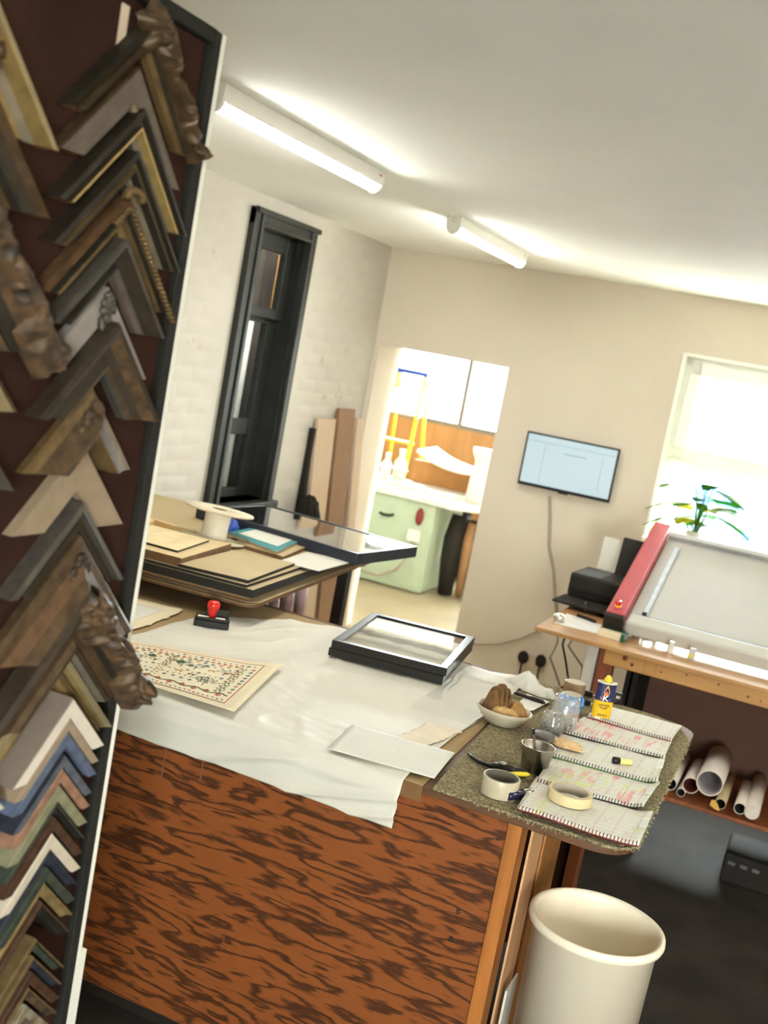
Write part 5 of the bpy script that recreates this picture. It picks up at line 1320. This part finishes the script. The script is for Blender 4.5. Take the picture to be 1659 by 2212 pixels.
tag(q.build('torn_paper', mat('yellow_torn_card', (208, 158, 72), .8), loc=(p.x + .006, TY - .012, p.z + .004), rot=(radians(82), 0, 0)), 'torn yellow card flap at the end of the small brown tube', 'card scrap')
tag(MB().box((.06, TY + .05, .336), (.5, TY + .4, .37)).build('storage_box', M['kraft'], bevel=.003), 'flat brown box at the right end of the shelf', 'box')
t = thing('tool_case', 'black tool case with metal clips on the floor below the shelf', 'case', (.0, 5.0, 0))
MB().box((-.10, -.12, 0), (.5, .16, .13)).build('body', M['flex'], t, bevel=.012)
for x in (-.08, -.03, .02): MB().box((x, -.126, .085), (x + .03, -.119, .10)).build('clip', M['steel'], t)
# cardboard box under the table end
bc = onz(1187, 1500, .0)
t = thing('cardboard_box', 'open brown cardboard box under the left end of the work table', 'box', (-.985, 4.95, .22), radians(-4))
W_, D_, H_ = .27, .30, .34
MB().box((0, 0, 0), (W_, .006, H_)).build('front_side', M['card'], t); MB().box((0, D_, 0), (W_, D_ + .006, H_)).build('rear_side', M['card'], t)
MB().box((0, 0, 0), (.006, D_, H_)).build('end_side', M['card'], t); MB().box((W_ - .006, 0, 0), (W_, D_, H_)).build('end_side', M['card'], t); MB().box((0, 0, 0), (W_, D_, .006)).build('base', M['card'], t)
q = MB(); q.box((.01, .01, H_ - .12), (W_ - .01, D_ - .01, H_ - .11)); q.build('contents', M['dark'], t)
text('print', 'Bro', .06, M['ink'], t, (.075, -.001, H_ - .10), (radians(90), radians(90), 0)); text('print', 'Lo', .06, M['ink'], t, (.165, -.001, H_ - .10), (radians(90), radians(90), 0))
tag(MB().box((-1.0, 4.93, 0), (-.70, 5.28, .219)).build('storage_box', M['flex'], bevel=.004), 'dark storage box under the cardboard box', 'box')
t = thing('black_folder', 'black portfolio standing behind the table leg', 'portfolio', (-.66, 4.87, 0))
MB().box((0, 0, 0), (.02, .36, .80)).build('cover', M['flex'], t, bevel=.003); MB().prism([(.02, 0), (.2, .0), (.2, .02), (.02, .02)], 0, .52).build('flap', mat('grey_flap', (120, 110, 96), .8), t)
for i, (x, lb) in enumerate(((1200, 'leftmost thin cable hanging below the work table'), (1222, 'middle black cable hanging below the work table'), (1245, 'right thin cable hanging below the work table'))):
    p = ony(x, 1375, 4.9)
    tag(MB().tube([(p.x, 4.9, .88), (p.x + .01 - .02 * i, 4.92, .80), (p.x + .03 * (i - .5), 4.95, .72), (p.x + .05, 4.98, .60)], .005, 6).build('hanging_cable', M['flex'] if i == 1 else M['cable']), lb, 'cable', 'cables below the work table')
# ================================================================== far room
t = thing('green_machine', 'pale green enamelled workshop machine in the far room', 'machine', (-3.46, 8.75, 0))
MB().box((-.35, 0, .012), (.49, .75, .765)).build('cabinet', M['greenm'], t, bevel=.012)
MB().box((.20, -.006, .05), (.47, 0, .74)).build('door', M['greenm'], t, bevel=.003)
MB().box((.30, -.05, .43), (.41, -.006, .53)).build('switch_box', M['white'], t, bevel=.01)
MB().blob((.37, -.02, .645), .035, .03, .075, 0, 14, 8).build('handle_grip', M['maroon'], t)
MB().tube([(.02, -.02, .60), (.06, -.05, .595), (.12, -.05, .60), (.14, -.02, .61)], .012, 8).build('pull_handle', M['black'], t)
MB().tube([(.35, -.03, .43), (.34, -.05, .30), (.26, -.06, .17), (.12, -.06, .09), (-.1, -.06, .10), (-.3, -.04, .14)], .012, 8).build('supply_cable', M['cable'], t)
t = thing('cutting_table', 'white topped table heaped with papers in the far room', 'table', (-3.5, 8.7, 0))
MB().prism([(-.6, .0), (.45, .0), (.70, -.05), (.98, .25), (.98, .9), (-.6, .9)], .77, .82).build('tabletop', M['white'], t, bevel=.004)
for x, y in ((.86, .3), (.86, .8), (-.5, .8)): MB().box((x - .03, y - .03, 0), (x + .03, y + .03, .77)).build('leg', M['flex'], t)
rr = random.Random(5)
PL = ('white paper stack on the far table, leftmost', 'white paper stack on the far table, second from the left', 'white paper stack in the middle of the far table', 'white paper stack right of the middle of the far table', 'white paper stack at the right end of the far table')
for i in range(5):
    x = -3.60 + .165 * i; tag(MB().box((-.07, -.09, 0), (.07, .09, .02 + .012 * (i % 3))).build('paper_stack', M['paper'], loc=(x, 8.95 + .08 * (i % 2), .821), rot=(0, 0, rr.uniform(-.08, .08)), bevel=.002), PL[i], 'paper stack', 'papers on the far table')
def bottle(label, loc, r, h, m_b, m_c):
    t = thing('bottle', label, 'bottle', loc); MB().lathe([(0, 0), (r, 0), (r, h * .62), (r * .45, h * .78), (r * .4, h * .86)], 20).build('body', m_b, t)
    MB().lathe([(r * .48, h * .84), (r * .48, h), (0, h)], 16).build('cap', m_c, t)
bottle('white and green bottle on the far table', (-3.50, 9.15, .821), .055, .30, mat('green_label_bottle', (110, 206, 120), .4, c2=(240, 244, 236), scale=9, stretch=(.1, .1, 1)), M['white'])
bottle('small white bottle standing left of the green one', (-3.64, 9.18, .821), .045, .24, M['white'], M['white'])
t = thing('kettle', 'white jug at the right end of the far table', 'jug', (-2.74, 9.02, .821))
MB().lathe([(0, 0), (.085, 0), (.075, .20), (.055, .30), (.06, .36), (.09, .42), (.09, .46), (0, .46)], 24).build('body', M['white'], t)
def shf(u, v):
    x = -3.45 + u * .78; z = 1.14 - .14 * (1 - (2 * u - .8) ** 2) * .6 - .10 * u
    return (x, 9.35 + v * .5 - .1 * u, z + .02 * v + .02)
tag(MB().grid(shf, 18, 6).build('foam_sheet', M['white'], solid=.02), 'bowed white foam sheet over the far table', 'foam sheet')
tag(MB().box((-3.55, 9.6, .82), (-2.6, 9.7, 1.02)).build('storage_box', M['card']), 'long brown carton holding up the white foam sheet', 'box')
t = thing('step_ladder', 'yellow step ladder with blue top in front of the far window', 'ladder', (-4.12, 10.6, 0))
YL_ = mat('ladder_yellow', (232, 186, 40), .4)
for x in (-.13, .15): 
    q = MB(); q.bar((x * 1.5, -.35, 0), (x, .0, 1.74), .03, .05); q.build('stile', YL_, t)
    q = MB(); q.bar((x * 1.5, .42, 0), (x, .06, 1.74), .025, .03); q.build('rear_stile', YL_, t)
for k in range(6): MB().box((-.19 + .01 * k, -.30 + .055 * k, .27 * k + .25), (.21 - .01 * k, -.20 + .055 * k, .27 * k + .275)).build('tread', YL_ if k % 2 else M['cable'], t)
MB().box((-.17, -.06, 1.74), (.19, .10, 1.79)).build('top_cap', mat('ladder_blue', (44, 70, 150), .4), t, bevel=.006)
t = thing('shelf_unit', 'dark open shelf unit with boxes beyond the green machine', 'shelf unit', (-2.62, 9.75, 0))
for z in (.05, .30, .55, .78): MB().box((-.45, 0, z), (.5, .35, z + .02)).build('shelf', M['flex'], t)
for x in (-.45, .48): MB().box((x, 0, 0), (x + .02, .35, .8)).build('upright', M['flex'], t)
BL = ('orange carton on the dark shelf unit', 'pale carton on the middle of the dark shelf unit', 'grey carton on the dark shelf unit', 'brown carton low on the dark shelf unit')
for i, (x, z, mt) in enumerate(((-.35, .575, 'card'), (-.30, .325, 'cream'), (-.05, .325, 'cable'), (-.35, .07, 'card'))):
    tag(MB().box((0, 0, 0), (.2, .25, .15)).build('carton', M[mt], loc=(-2.62 + x, 9.77, z + .001), bevel=.003), BL[i], 'carton', 'cartons on the dark shelf unit')
t = thing('hanging_coat', 'dark work clothes hanging on the side of the far table', 'clothes', (-2.83, 8.98, 0))
MB().tube([(0, 0, .70), (.0, -.02, .5), (-.01, 0, .3), (0, 0, .02)], [.06, .09, .08, .06], 12).build('cloth', M['flex'], t)
MB().tube([(.12, 0, .66), (.12, -.02, .5), (.12, 0, .3), (.12, 0, .02)], [.03, .045, .04, .03], 12).build('cloth', mat('tan_grip', (150, 110, 74), .7), t)
